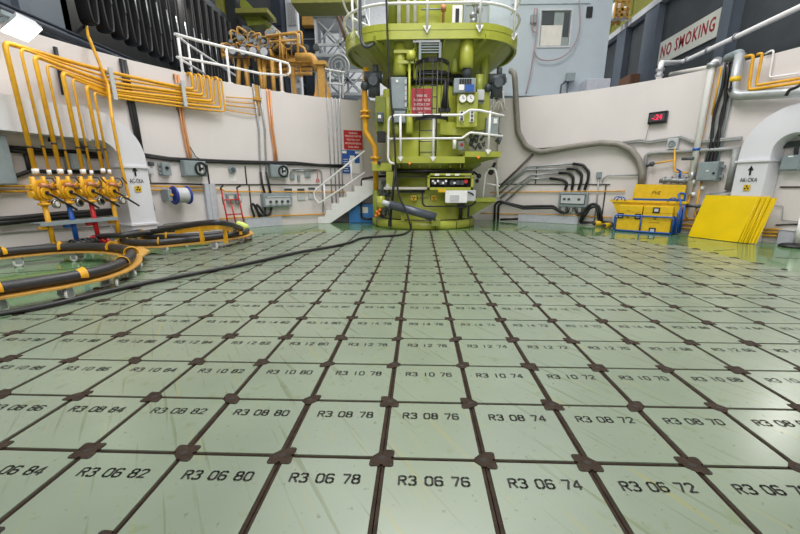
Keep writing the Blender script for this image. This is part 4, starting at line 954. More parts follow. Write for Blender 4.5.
# pipes over the wall top toward the sign
A_ = W(658, 74, -.25)
def overhead(name, label, pts, r, m, fil=.12, fl=()):
    t = thing(name, label, 'pipe', pts[0]); mb = MB(); mb.tube(fillet([Vector(p) for p in pts], fil), r, 12); obj('pipe_run', mb, m, t)
    mb = MB()
    for (a, b) in fl: mb.tube([a, b], r+.032, 12)
    if fl: obj('flange', mb, GALV, t)
a0 = W(659, 77, -.3); zt = zrow(a0, 63); xx = a0.x
b0 = AX(687, 60, 8.6); c0 = AX(800, 7, 8.6)
d = (c0-b0).normalized()
mid = AX(680, 62.5, 8.45)
overhead('overhead_pipe', 'long white pipe running over the wall top below the no smoking board', [Vector((a0.x, a0.y, 3.82)), Vector((a0.x, a0.y, zt)), mid, b0, c0+d*2], .066, WHITE, .15, [(Vector((a0.x, a0.y, 3.95)), Vector((a0.x, a0.y, 4.02))), (Vector((a0.x, a0.y, zt-.2)), Vector((a0.x, a0.y, zt-.13))), (mid-d*.06, mid), (b0+d*.02, b0+d*.08), (b0+d*.9, b0+d*.95), (b0+d*1.9, b0+d*1.95)])
e0 = W(673, 76, -.35); e1 = PW(th(P), P.z+.02, -.5)
e0 = AX(671, 74.5, e1.x+.3)
overhead('overhead_pipe', 'shorter white pipe joining the thick riser at the right wall top', [e0, e1], .07, OFFW, .1, [(e1+(e0-e1).normalized()*.05, e1+(e0-e1).normalized()*.12), (e1+(e0-e1).normalized()*.4, e1+(e0-e1).normalized()*.46)])
line('service_pipe', 'slim yellow pipe beside the thick white riser', 'pipe', [[(715.5, 66), ('v', 198)], [(721.5, 67), ('v', 115)]], .06, .022, YEL)
line('service_pipe', 'slim yellow pipe with white unions below the white riser', 'pipe', [[(693, 178), ('v', 215), (688, 219)], [(702, 178), ('v', 214), (697, 219), (690, 219.5)]], .1, .024, YEL, fil=.05)
for (x, y, lb) in ((693, 184, 'left pipe, upper'), (693, 196, 'left pipe, lower'), (702, 190, 'right pipe, lower'), (702, 180, 'right pipe, upper')):
    q = W(x, y, .1); mb = MB(); mb.tube([q, q+Vector((0, 0, .09))], .045, 10)
    tag(obj('pipe_union', mb, WHITE), 'white union on the slim yellow pipes below the white riser, '+lb, 'pipe fitting')
mb = MB(); wtube([(660, 181), (668, 180), (684, 181), (691, 180), (693, 172)], .14, .06, .1, mb=mb)
for (x, y) in ((664, 180.5), (671, 180), (678, 180.5), (685, 180.7)):
    q = wsub([W(x, y, .14), W(x+1.2, y, .14)]); mb.tube(q, .095, 12)
t = tag(obj('steel_pipework', mb, GALV), 'flanged steel pipe run on the right wall behind the tall yellow crate lid', 'pipe')
mb = MB(); q = W(679, 180, .14); mb.tube([q+Vector((0, 0, .05)), q+Vector((0, 0, .2))], .03, 8); mb.tube([q+Vector((-.12, -.03, .26)), q+Vector((.08, .03, .18))], .02, 8); obj('valve_handle', mb, BLUE, t)
tag(obj('pipe_support', wtube([(682, 159), (694, 158.5)], .2, .035, 0), DGREY), 'dark stub bar on the right wall touching the white riser', 'pipe')
mb = MB(); wtube([(684, 205.5), (704, 206.5)], .15, .04, 0, mb=mb); wtube([(700, 210), (697, 214), (702, 217), (710, 213)], .2, .03, .05, mb=mb)
tag(obj('pipe_support', mb, DGREY), 'dark stub pipes and lever around the slim yellow pipes', 'pipe')
# cable tray with black cables and enclosure
f0, f1 = W(735, 60, .03), W(723, 60, .03); 
tl, tr = th(W(724.5, 90, .03)), th(W(735, 90, .03))
def tray(px0, px1, py, z0, z1, label):
    tl, tr = th(W(px0, py, .03)), th(W(px1, py, .03)); t = thing('cable_tray', label, 'cable tray', PW((tl+tr)/2, z0, .03)); mb = MB()
    vs = [PW(tl, z0, .02), PW(tr, z0, .02), PW(tr, z1, .02), PW(tl, z1, .02), PW(tl, z0, .05), PW(tr, z0, .05), PW(tr, z1, .05), PW(tl, z1, .05)]
    mb.add(vs, [(0, 1, 2, 3), (4, 5, 6, 7), (0, 4, 5, 1), (1, 5, 6, 2), (2, 6, 7, 3), (3, 7, 4, 0)]); obj('tray', mb, CONC, t)
    mb = MB()
    for a in (tl, tr): mb.tube([PW(a, z0, .06), PW(a, z1, .06)], .02, 6)
    obj('side_rail', mb, GREY, t); return t, tl, tr
tt_, tl, tr = tray(716, 729, 110, zrow(W(712, 164, .03), 163), 3.75, 'vertical grey cable tray with black cables down the right wall')
for k in range(3):
    a = tl+(tr-tl)*(.25+.28*k); mb = MB(); z0 = zrow(PW(a, 1, .1), 165)
    mb.tube(smooth_path([PW(a, z0, .12), PW(a, z0+.5, .09), PW(a+.008*(-1)**k, z0+1.1, .09), PW(a, z0+1.7, .09), PW(a+(tl-tr)*.1, 3.7, .08), PW(a+(tl-tr)*.4, 3.9, -.1)], 4), .03, 8)
    tag(obj('black_cable', mb, BLACK), 'black cable on the vertical tray of the right wall, %s' % ['nearest the white riser', 'middle one', 'farthest from the white riser'][k], 'cable')
f, t = wallbox('enclosure_box', 'square grey enclosure under the vertical cable tray on the right wall', 'electrical box', 702, 722.5, 162, 181, .22, GREY, lid=GREY)
mb = MB(); mb.box(-.02, .04, -.24, -.235, f.h*.5, f.h*.56); obj('label_plate', mb, WHITE, t, world=False)
mb = MB(); mb.cyl((f.w*.36, -.26, f.h*.4), (f.w*.36, -.235, f.h*.4), .025, 10); obj('lock', mb, BLKM, t, world=False)
mb = MB()
for z in (.25, .75): mb.box(f.w/2, f.w/2+.07, -.1, -.04, f.h*z-.03, f.h*z+.03)
obj('lug', mb, GREY, t, world=False)
f, t = wallbox('enclosure_box', 'flat grey enclosure on the wall right of the right white duct', 'electrical box', 786, 806, 155, 170.5, .15, GREY, lid=GREY)
mb = MB(); mb.box(-f.w*.15, f.w*.1, -.172, -.166, f.h*.85, f.h*.95); obj('label_plate', mb, WHITE, t, world=False)
# grey L-shaped trunking behind the right duct
line('trunking', 'grey trunking upright behind the left edge of the right white duct', 'trunking', [[(737, 149), ('v', 190)], [(706, 198), (735, 194)]], .08, .09, CONC, n=4)
line('dark_cable', 'dark cable on the wall right of the right white duct', 'cable', [[(775, 137), (806, 133)], [(775, 146), (806, 141)], [(775, 148), (806, 143.5)], [(797, 141), (796, 155)]], .06, .035, HALLD)
line('black_lead', 'black lead draped on top of the right duct bracket', 'cable', [[(786, 96), (789, 90), (795, 88), (802, 84)]], .55, .03, BLACK)
line('thin_wire', 'thin wire clipped to the wall right of the yellow sheets', 'wire', [[(775, 206), (783, 206), (782, 220), (800, 222)]], .03, .008, CONC, fil=.02)
# silver duct pipe with elbow and yellow framed pipes
top = W(740, 56, .2); t = thing('silver_pipe', 'fat silver insulated pipe with yellow band bending along the right wall top', 'pipe', W(740, 97, .2))
mb = MB(); el = PW(th(top), zrow(top, 96), .2); ee = W(812, 91, .2)
pth = wsub([el, ee]); mb.tube(fillet([Vector((top.x, top.y, 3.95)), el]+pth[1:], .22), .10, 16); obj('pipe_run', mb, mat('silver_cladding', '#B4B8BA', .38, .35, var=.05), t)
mb = MB(); za = zrow(el, 82); zb_ = zrow(el, 77); mb.tube([Vector((el.x, el.y, za)), Vector((el.x, el.y, zb_))], .104, 16); obj('band', mb, BOXY, t)
mb = MB(); mb.tube([Vector((el.x, el.y, 3.72)), PW(th(el), 3.98, .2), PW(th(W(722, 60, .2)), 3.98, .0)], .09, 12, fil=.1); obj('branch', mb, GREY, t)
ar = MB(); a_ = th(el); n_ = Vector((math.cos(a_), math.sin(a_), 0)); rz_ = math.atan2(-n_.x, n_.y); M = LM((el.x-n_.x*.13, el.y-n_.y*.13, zrow(el, 88.5)), rz_)
ar.add([(-.02, 0, 0), (.02, 0, 0), (.02, 0, .12), (-.02, 0, .12), (-.06, 0, 0), (.06, 0, 0), (0, 0, -.1)], [(0, 1, 2, 3), (4, 5, 6)], False, M); obj('arrow', ar, TXTK, t)
mb = MB(); wtube([(745, 57), (753.5, 54.5), (748.5, 90), (802, 82)], .26, .032, .08, mb=mb); tag(obj('service_pipe', mb, YEL), 'outer yellow pipe bent above the silver pipe at right', 'pipe')
mb = MB(); wtube([(757, 54.5), (762.5, 53), (756, 85.5), (802, 78)], .26, .028, .06, mb=mb); tag(obj('service_pipe', mb, YEL), 'inner yellow pipe bent above the silver pipe at right', 'pipe')
mb = MB(); wtube([(765, 54), (774, 49), (769, 77.5), (802, 73)], .06, .018, .06, mb=mb); tag(obj('service_pipe', mb, WHITE), 'thin white pipe bent inside the two yellow ones at right', 'pipe')

# ---- staircase and stair handrail
sx0 = G(319, 223); YS = sx0.y; px_ = [319, 326, 333, 341, 348.5, 356.5, 364]; tops = [217, 210, 203.5, 197.5, 191.5, 186, 180.5]
t = thing('staircase', 'white steel stairs climbing right beside the green machine', 'staircase', (sx0.x, YS, 0))
xs = [AY(p, 215, YS).x for p in px_]; zs = [AY(p, q, YS).z for p, q in zip(px_, tops)]
mb = MB()
for k in range(7):
    x1 = xs[k+1] if k < 6 else xs[k]+.6
    mb.box(xs[k]-.02, x1+.04, YS, YS+.75, zs[k]-.05, zs[k])
    s_ = MB(); 
    obj('tread', MB().box(xs[k]-.02, x1+.04, YS+.03, YS+.72, zs[k]-.04, zs[k]+.005), OFFW, t)
mb = MB()
for y in (YS-.02, YS+.72):
    prof = [(xs[0]-.03, -.008)]
    for k in range(7):
        x1 = xs[k+1] if k < 6 else xs[k]+.6
        prof += [(xs[k]-.03, zs[k]), (x1-.03, zs[k])]
    prof += [(xs[6]+.57, zs[6]-.22), (xs[0]+.35, -.008)]
    n = len(prof); vs = [(p[0], y, p[1]) for p in prof]+[(p[0], y+.03, p[1]) for p in prof]
    mb.add(vs, [list(range(n)), list(range(n, 2*n))[::-1]]+[(i, (i+1) % n, n+(i+1) % n, n+i) for i in range(n)])
obj('stringer', mb, WHITE, t)
mb = MB()
for k in range(7): mb.box(xs[k]-.02, xs[k]-.0, YS, YS+.74, (zs[k-1] if k else 0), zs[k])
obj('riser', mb, WHITE, t)
def sp(x, y): return AY(x, y, YS)
mb = MB(); r1 = [sp(365, 151), sp(340, 170), sp(316, 189.5), sp(314, 193), sp(315, 199), sp(319, 203.5), sp(322, 201.5), sp(340, 189.5), sp(365, 172.5)]
mb.tube(fillet(r1, .12), .028, 10)
for (x, ya, yb_) in ((324, 184, 212), (351, 162, 190)): q = sp(x, ya); mb.tube([q, Vector((q.x, q.y, sp(x, yb_).z-.05))], .026, 8)
obj('handrail', mb, WHITE, t)
# landing and dark door gap behind the stairs
mb = MB(); mb.box(xs[6]+.55, xs[6]+1.0, YS, YS+.8, zs[6]-.12, zs[6]); mb.box(xs[6]+.6, xs[6]+.66, YS+.05, YS+.1, -.008, zs[6]-.12); obj('landing', mb, GREY, t)
# blue crate
a, b = G(349, 222.5), G(376, 223.5); z = zrow(a, 204.5); rz = math.atan2(b.y-a.y, b.x-a.x)*.2
w_ = b.x-a.x+.1
t = thing('blue_crate', 'blue storage box on the floor between the stairs and the green machine', 'box', ((a.x+b.x)/2+.05, a.y+.3, 0), 0)
mb = MB(); mb.box(a.x, a.x+w_, a.y, a.y+.6, -.008, z, bev=.02); obj('body', mb, BOXB, t)
mb = MB(); mb.box(a.x-.015, a.x+w_+.015, a.y-.015, a.y+.615, z-.07, z+.01, bev=.01); obj('lid', mb, BOXB, t)
mb = MB(); p, q = AY(360, 207, a.y-.012), AY(368, 213, a.y-.012); mb.box(p.x, q.x, a.y-.012, a.y-.004, q.z, p.z); obj('label_paper', mb, WHITE, t)
mb = MB(); z0 = .02
Yl = a.y-.12
mb.tube(fillet([AY(391, 176, Yl), AY(376, 176.5, Yl), AY(362, 179, Yl), AY(361, 200, Yl), AY(361.5, 217.5, Yl), AY(366, 218.8, Yl), AY(376, 219, Yl)], .08), .035, 8)
tag(obj('black_hose', mb, BLACK), 'black hose dropping in front of the blue box to the machine', 'hose')
# ---- wall top handrail left
YB = WR
t = thing('deck_handrail', 'white tubular handrail on the left wall top in front of the ochre rack', 'handrail', W(180, 73, -.2))
def hp(x, y, off=-.22): return W(x, y, off)
mb = MB(); top_r = [(175, 34), (200, 41), (230, 48.5), (260, 56), (283, 62)]
pts = [hp(*q) for q in top_r]; mid_r = [(177, 57), (200, 61), (230, 67), (260, 73.5), (286, 75.5)]
zt_ = sum(p.z for p in pts)/len(pts); pm = [hp(*q) for q in mid_r]
endp = [hp(288, 63.5), hp(290, 68), hp(290, 73), hp(287, 75)]
mb.tube(wsub(pts)+[endp[0], endp[1], endp[2], endp[3]], .035, 10); mb.tube(wsub(pm), .03, 10)
far = [hp(175, 34), hp(186, 43, -1.0), hp(212, 60, -1.9), hp(236, 76, -2.6)]
mb.tube(far, .03, 8); mb.tube([hp(177, 57), hp(205, 74, -1.4)], .028, 8); obj('rail', mb, WHITE, t)
for (x, ya, yb_) in ((178, 38, 75), (226, 47, 84), (280, 61, 91)):
    q = hp(x, ya); mb = MB(); mb.tube([q, Vector((q.x, q.y, 3.78))], .035, 8); mb.box(q.x-.08, q.x+.08, q.y-.08, q.y+.08, 3.78, 3.81); obj('post', mb, WHITE, t)
for (x, y, o) in ((188, 44.5, -1.0), (201, 53, -1.5)):
    q = hp(x, y, o); mb = MB(); mb.tube([q, Vector((q.x, q.y, 3.7))], .03, 8); obj('post', mb, WHITE, t)
t = thing('deck_handrail', 'short pale handrail on the wall top between the ochre rack and the machine', 'handrail', W(330, 96, -.5)); mb = MB()
q = [hp(316, 96, -.5), hp(316, 71, -.5), hp(319, 68, -.5), hp(330, 70, -.5), hp(345, 73, -.5)]; mb.tube(fillet(q, .1), .035, 8); mb.tube([hp(316, 82, -.5), hp(345, 85, -.5)], .028, 8)
mb.tube([hp(330, 70, -.5), hp(330, 97, -.5)], .03, 8); mb.tube([hp(343, 73, -.5), hp(343, 98, -.5)], .03, 8); obj('rail', mb, LGREY, t)

# ---- ochre pipe rack on the wall top
YK = 11.2
def rp(x, y, Y=YK): return AY(x, y, Y)
c = rp(275, 90); t = thing('ochre_pipe_rack', 'ochre steel rack of pipes, gauges and frames standing on the deck behind the left handrail', 'pipe rack', (c.x, YK, 3.7))
mb = MB()
a, b = rp(228, 60), rp(271, 49); mb.box(a.x, b.x, YK, YK+.25, a.z+.12, b.z, bev=.02); mb.box(rp(222, 60).x, rp(228, 60).x, YK, YK+.2, a.z+.1, b.z-.1)
obj('gauge_panel', mb, ORNG, t)
for x, y in ((233.5, 51), (244, 51.5), (254, 52), (265, 52.5)):
    p = rp(x, y, YK-.06); mb = MB(); mb.cyl((p.x, YK-.14, p.z), (p.x, YK, p.z), .135, 22); g = obj('gauge', mb, SLATE, t); mb = MB(); mb.cyl((p.x, YK-.15, p.z), (p.x, YK-.141, p.z), .11, 20); obj('dial', mb, LGREY, g)
for (x0, x1, yb_) in ((237, 234, 82), (243, 246, 84), (257, 261, 86), (262, 262, 86), (270, 272, 88)):
    mb = MB(); p, q = rp(x0, 58), rp(x1, yb_); mb.tube([Vector((p.x, YK+.12, p.z)), Vector((q.x, YK+.12, 3.70))], .075, 4); obj('leg', mb, ORNG, t)
mb = MB()
rr = random.Random(4)
for k in range(26):
    x, y = rr.uniform(226, 290), rr.uniform(33, 50); y = max(y, 28+abs(x-250)*.1); Y = YK+rr.uniform(.1, .9); p = rp(x, y, Y)
    d_ = Vector((rr.choice([-1, 1])*rr.uniform(.2, .6), rr.uniform(-.2, .2), rr.uniform(-.1, .25))); mb.tube(fillet([p, p+d_, p+d_+Vector((0, 0, -.45))], .08), rr.choice([.018, .025, .035]), 8)
    if k % 2: mb.tube([p+Vector((.13*math.cos(q*PI/7), 0, .13*math.sin(q*PI/7))) for q in range(14)], .022, 6, closed=True)
obj('pipework', mb, ORNG, t)
mb = MB()
for k in range(22):
    x, y = rr.uniform(226, 275), rr.uniform(32, 50); p = rp(x, y, YK+rr.uniform(0, .6)); mb.cyl(p, p+Vector((0, -.1, 0)), rr.uniform(.04, .075), 10)
obj('small_gauges', mb, GREY, t)
mb = MB(); p, q = rp(268, 49), rp(298, 40); mb.box(p.x, q.x, YK+.3, YK+1.2, p.z, q.z, bev=.03)
for k in range(5): mb.cyl((p.x+.2+k*.3, YK+.2, p.z+.1), (p.x+.2+k*.3, YK+.3, p.z+.1), .09, 12)
obj('motor_block', mb, HALLD, t)
mb = MB(); fr = [(266, 36), (296, 33), (298, 36), (298, 60)]; mb.tube(fillet([rp(*q) for q in fr], .08), .045, 8); mb.tube([rp(270, 42), rp(297, 40)], .035, 8); mb.tube([rp(280, 34.5), rp(280, 58)], .035, 8)
mb.tube(fillet([rp(298, 45), rp(304, 48), rp(306, 53), rp(306, 60)], .08), .035, 8); obj('guard_frame', mb, ORNG, t)
mb = MB()
for y0, y1, r_ in ((58, 59, .10), (64, 63, .085), (70, 69, .06), (75, 73.5, .05)):
    mb.tube([rp(262, y0, YK+.5), rp(312, y1, YK+.5)], r_, 12)
    for x in (275, 288, 300): q = rp(x, y0+(y1-y0)*(x-262)/50, YK+.5); mb.tube([q, q+Vector((.06, 0, 0))], r_+.05, 12)
mb.tube(fillet([rp(296, 57), rp(312, 56.5), rp(318, 70)], .15), .11, 12); mb.box(rp(262, 60).x, rp(312, 60).x, YK+.3, YK+.6, rp(280, 56.5).z-.06, rp(280, 56.5).z+.03)
obj('header_pipe', mb, ORNG, t)
mb = MB()
for x in (275, 288): q = rp(x, 62); mb.box(q.x-.05, q.x+.05, YK+.4, YK+.5, 3.70, q.z)
obj('leg', mb, ORNG, t)
p = rp(321, 66); mb = MB(); mb.box(p.x-.10, p.x+.10, YK-.10, YK+.10, 3.70, p.z, bev=.02); mb.box(p.x-.18, p.x+.18, YK-.18, YK+.18, p.z, p.z+.1)
mb.add([(p.x-.3, YK, 3.70), (p.x-.14, YK, 3.70), (p.x-.14, YK, 4.3), (p.x+.3, YK, 3.70), (p.x+.14, YK, 3.70), (p.x+.14, YK, 4.3), (p.x-.3, YK+.02, 3.70), (p.x-.14, YK+.02, 3.70), (p.x-.14, YK+.02, 4.3), (p.x+.3, YK+.02, 3.70), (p.x+.14, YK+.02, 3.70), (p.x+.14, YK+.02, 4.3)], [(0, 1, 2), (3, 5, 4), (6, 8, 7), (9, 10, 11), (0, 6, 8, 2), (3, 9, 11, 5), (0, 1, 7, 6), (3, 4, 10, 9)])
obj('pedestal', mb, ORNG, t)
# lamp at upper left
P = W(20, 31, -.1)
lx = [AX(5, 31, -7.2), AX(18, 20, -7.2), AX(41, 30, -7.2), AX(28, 42, -7.2)]
c = sum(lx, Vector())/4
t = thing('flood_lamp', 'bright rectangular flood lamp in a metal housing at the upper left corner', 'lamp', c)
def onz(x, y, z): return G(x, y, z)
zl = 3.42; q = [onz(2, 32, zl), onz(17, 20, zl), onz(41, 31, zl), onz(28, 42, zl)]
cc = sum(q, Vector())/4; t.location = cc; INV[t.name] = Matrix.Translation(-cc)
mb = MB(); mb.add(q+[v+Vector((0, 0, .03)) for v in q], [(0, 1, 2, 3), (4, 5, 6, 7), (0, 4, 5, 1), (1, 5, 6, 2), (2, 6, 7, 3), (3, 7, 4, 0)]); obj('lens', mb, LAMPG, t)
qq = [cc+(v-cc)*1.12 for v in q]; mb = MB(); mb.add([v+Vector((0, 0, .02)) for v in qq]+[v+Vector((0, 0, .13)) for v in [cc+(v-cc)*.8 for v in q]], [(4, 5, 6, 7), (0, 4, 5, 1), (1, 5, 6, 2), (2, 6, 7, 3), (3, 7, 4, 0)]); obj('housing', mb, LGREY, t)
mb = MB(); mb.box(cc.x-.05, cc.x+.05, cc.y-.3, cc.y+.3, zl+.12, zl+.18); mb.box(XL+.2, cc.x, cc.y-.04, cc.y+.04, zl+.13, zl+.18); obj('arm', mb, GREY, t)

# ================================================================ FUELLING MACHINE
MX, MY = .38, 10.55
t = thing('fuelling_machine', 'tall lime green cylindrical machine with ladders, rails and platforms at the back centre', 'machine', (MX, MY, 0))
FM = t
def mo(name, mb, m, par=None): return obj(name, mb, m, par or FM)
def lathe(prof, n=56, a0=0, a1=2*PI): return MB().lathe(prof, n, (MX, MY, 0), a0, a1)
mb = MB().lathe([(0, -.008), (1.56, -.008), (1.58, .02), (1.58, .20), (1.53, .22), (0, .22)], 64, (MX-.1, MY, 0)); 
mo('base_ring', mb, LIME)
mb = MB()
for k in range(14):
    a = -PI/2+(k-7+.5)*.42; mb.box(MX-.1+1.581*math.cos(a)-.008, MX-.1+1.581*math.cos(a)+.008, MY+1.581*math.sin(a)-.008, MY+1.581*math.sin(a)+.008, .0, .2)
mb.lathe([(1.43, .22), (1.43, .245), (1.35, .245)], 56, (MX, MY, 0)); mo('ring_joint', mb, BLKM)
# front Y of parts
R1 = 1.22; Yf = MY-R1
zr = lambda py, Y=9.35, px=425: AY(px, py, Y).z
mo('lower_drum', lathe([(1.25, .22), (1.25, .26), (R1, .3), (R1, zr(192)), (R1, zr(190)), (1.27, zr(189.5)), (1.27, zr(187)), (0, zr(187))]), LIME)
mo('mid_drum', lathe([(1.16, zr(188)), (1.16, zr(173)), (1.3, zr(172.5))]), LIMED)
mo('slip_ring', lathe([(1.30, zr(173.2)), (1.42, zr(172.6)), (1.42, zr(170)), (1.3, zr(169))]), BLKM)
mo('underdeck_cone', lathe([(1.32, zr(170)), (1.40, zr(168)), (1.62, zr(163.5)), (1.62, zr(162))]), LIMED)
# upper drum
Rb = 1.12; zt = 9.5
mo('main_drum', lathe([(Rb+.12, zr(163)), (Rb+.12, zr(141, 9.4)), (Rb+.06, zr(139, 9.4)), (Rb, zr(138, 9.4)), (Rb, zr(84)), (Rb-.15, zr(83)), (Rb-.15, zr(70)), (.95, 4.4), (.95, zt)]), LIME)
mb = lathe([(Rb+.02, zr(83, 9.5)), (Rb+.05, zr(82, 9.5)), (Rb+.05, zr(78.5, 9.5)), (Rb-.1, zr(78, 9.5))]); mb.lathe([(Rb+.0, zr(76, 9.5)), (Rb+.03, zr(75, 9.5)), (Rb+.03, zr(71, 9.5)), (Rb-.1, zr(70.5, 9.5))], 56, (MX, MY, 0)); mo('dark_collar', mb, HALLB)
# ---- top platform: rounded plan
PXc = (-1.70+2.56)/2; 
def rrect(hw, y0, y1, r, n=10, cx=PXc):
    out = []
    for (cx_, cy_, a0) in ((cx+hw-r, y0+r, -PI/2), (cx+hw-r, y1-r, 0), (cx-hw+r, y1-r, PI/2), (cx-hw+r, y0+r, PI)):
        for k in range(n+1): a = a0+PI/2*k/n; out.append((cx_+r*math.cos(a), cy_+r*math.sin(a)))
    return out
Y0p = 9.1; zb1, zt1 = 4.66, 5.0
po = rrect(2.36, Y0p, 12.2, 1.35); pi_ = rrect(2.30, Y0p+.06, 12.14, 1.29)
mb = MB(); mb.ring(pi_, po, zb1, zt1); mo('platform_fascia', mb, LIME)
mb = MB(); mb.prism(rrect(2.31, Y0p+.05, 12.15, 1.3), zb1+.1, zb1+.16); mo('platform_deck', mb, LIMED)
mb = MB(); mb.ring(rrect(2.34, Y0p+.02, 12.18, 1.33), rrect(2.365, Y0p-.005, 12.205, 1.355), zb1+.19, zb1+.2); mo('fascia_seam', mb, LIMED)
# cone brackets under the platform
mb = MB()
for k in range(12):
    a = -PI/2+(k-5.5)*.52; ca, sa = math.cos(a), math.sin(a); r0, r1 = 1.0, min(2.1, abs(1.4/max(.3, abs(sa)))+.0 if abs(sa) > .7 else 2.1); 
    nx, ny = -sa*.03, ca*.03; z0_, z1_ = 3.95, zb1+.1
    v = [(MX+r0*ca, MY+r0*sa, z0_), (MX+r0*ca, MY+r0*sa, z1_), (MX+r1*ca, MY+r1*sa, z1_), (MX+r1*ca, MY+r1*sa, z1_-.12)]
    mb.add([(p[0]+nx, p[1]+ny, p[2]) for p in v]+[(p[0]-nx, p[1]-ny, p[2]) for p in v], [(0, 1, 2, 3), (4, 5, 6, 7), (0, 4, 5, 1), (1, 5, 6, 2), (2, 6, 7, 3), (3, 7, 4, 0)])
mo('platform_gusset', mb, LIMED)
n = 44; lo = [(PXc+1.45*math.cos(2*PI*k/n-PI/2-PI/4), 10.75+1.25*math.sin(2*PI*k/n-PI/2-PI/4), 4.0) for k in range(n)]
hi = rrect(2.24, Y0p+.12, 12.1, 1.2); 
def resamp(P, n):
    P = [Vector((p[0], p[1], 0)) for p in P]; L = [0]
    for i in range(len(P)): L.append(L[-1]+(P[(i+1) % len(P)]-P[i]).length)
    out = []
    for k in range(n):
        s = L[-1]*k/n; i = max(j for j in range(len(P)) if L[j] <= s); u = (s-L[i])/max(1e-9, L[i+1]-L[i]); out.append(P[i].lerp(P[(i+1) % len(P)], u))
    return out
hr = resamp(hi, n); angs = [math.atan2(p.y-10.65, p.x-PXc) for p in hr]
lo = [(PXc+1.38*math.cos(a), 10.65+1.2*math.sin(a), 4.02) for a in angs]
mb = MB(); mb.add(lo+[(p.x, p.y, zb1+.08) for p in hr], [(k, (k+1) % n, n+(k+1) % n, n+k) for k in range(n)]); mo('platform_cone', mb, LIMED)
mb = MB(); mb.add(lo+[(MX+.9*math.cos(a), MY+.9*math.sin(a), 4.02) for a in angs], [(k, (k+1) % n, n+(k+1) % n, n+k) for k in range(n)]); mo('cone_floor', mb, OLIVE)
# platform rails
def rail_loop(z, d=.03, y1=12.1): return [(p[0], p[1], z) for p in rrect(2.38, Y0p-.05, 12.25, 1.4)]
mb = MB(); mb.tube(rail_loop(zr(3, 9.05)), .035, 8, closed=True); mb.tube(rail_loop(zr(3, 9.05)+.55), .03, 8, closed=True); mo('platform_rail', mb, WHITE)
for px in (353, 359, 378, 427, 479.5, 514):
    Y = Y0p-.05 if 365 < px < 492 else (9.35 if px in (359, 378) else 9.6); 
    if px == 353: Y = 10.0
    if px == 378: continue
    p = AY(px, 30, Y); mb = MB(); mb.tube([(p.x, Y, 4.86), (p.x, Y, 6.3)], .032, 8); po_ = mo('rail_post', mb, WHITE)
    mb = MB(); mb.prism([(-.10, 0), (.10, 0), (0, -.17)], 0, .02, M=Matrix.Translation((p.x, Y+.02, 4.93)) @ FRONT); obj('foot_plate', mb, WHITE, po_)
# things on top platform
mb = MB()
for px0, px1 in ((387, 398), (406, 412)): 
    a, b = AY(px0, 0, 9.7), AY(px1, 0, 9.7); mb.cyl(((a.x+b.x)/2, 10, 4.8), ((a.x+b.x)/2, 10, 8), (b.x-a.x)/2, 16)
mo('upper_column', mb, LIMED)
mb = MB()
for px in (399, 408, 415): p = AY(px, 10, 9.5); mb.tube([(p.x, 9.5, 4.8), (p.x, 9.5, 7.5)], .05, 8)
mo('white_pipe', mb, WHITE)
a, b = AY(452.5, 5, 9.45), AY(462, 24, 9.45); mb = MB(); mb.box(a.x, b.x, 9.45, 9.6, 4.8, a.z); f_ = mo('framed_cabinet', mb, WHITE); mb = MB(); mb.box(a.x+.08, b.x-.08, 9.44, 9.45, 5.0, a.z-.08); obj('dark_pane', mb, HALLB, f_)
a, b = AY(490, 4, 9.75), AY(511, 24, 9.75); mb = MB(); mb.box(a.x, b.x, 9.8, 10.1, 4.8, a.z+.3, bev=.02); mo('pale_panel', mb, CABIN)
mb = MB(); p = AY(443.5, 8, 9.4); mb.tube([(p.x, 9.4, 4.8), (p.x, 9.4, 7)], .03, 8); mb.cyl((p.x-.0, 9.4, p.z-.06), (p.x, 9.4, p.z+.06), .07, 10); mo('copper_pipe', mb, PINK)
mb = MB(); p = AY(476, 12, 9.5)
for k in range(6): mb.ball((p.x+.1*math.cos(k*2), 9.6, p.z-.3+k*.13), .09, 8)
mb.tube([(p.x, 9.6, 4.8), (p.x, 9.6, 6.2)], .05, 8); mo('valve_cluster', mb, GALV)
for k, (pxa, pya) in enumerate(((428, 24), )):
    mb = MB()
    for z in (5.1, 5.45, 5.8, 6.15): mb.tube([(AY(421, 10, 9.55).x, 9.52, z), (AY(441, 10, 9.55).x, 9.52, z)], .02, 6)
    mo('rung', mb, GREY)
# ---- ladder, central
YL = MY-Rb-.16
xl, xr = AY(419.5, 120, YL).x, AY(436.5, 120, YL).x
lad = MB()
for x in (xl, xr): lad.tube([(x, YL, zr(156, YL)), (x, YL, 4.66)], .018, 6)
ld = mo('ladder', lad, DGREY)
z = zr(156, YL)+.1; k = 0
while z < 4.6:
    mb = MB(); mb.tube([(xl, YL, z), (xr, YL, z)], .014, 6); obj('rung', mb, DGREY, ld); z += .27
mb = MB(); xa, xb = AY(413, 40, 9.2).x, AY(440, 40, 9.2).x
mb.box(xa, xb, 9.15, 9.2, 4.60, 4.66); mo('ladder_gate', mb, GALV); mb = MB(); xa, xb = AY(420, 50, 9.2).x, AY(440, 50, 9.2).x
for x in (xa, xb): mb.box(x-.03, x+.03, 9.14, 9.2, zr(61, 9.2), 4.60)
for z in (4.56, 4.50, 4.44, 4.38): mb.box(xa, xb, 9.15, 9.19, z-.012, z+.012)
mo('ladder_head', mb, GREY)
cg = MB(); xc = (xl+xr)/2; hw = (AY(450, 70, YL-.3).x-AY(415, 70, YL-.3).x)/2; xc2 = AY(432.5, 70, YL-.3).x
def hoop(z, w=hw, d=.55): return [(xc2+w*math.cos(a), YL+.05-d*math.sin(a), z) for a in [PI*k/14 for k in range(15)]]
HP = [(-.012, -.045), (.012, -.045), (.012, .045), (-.012, .045)]
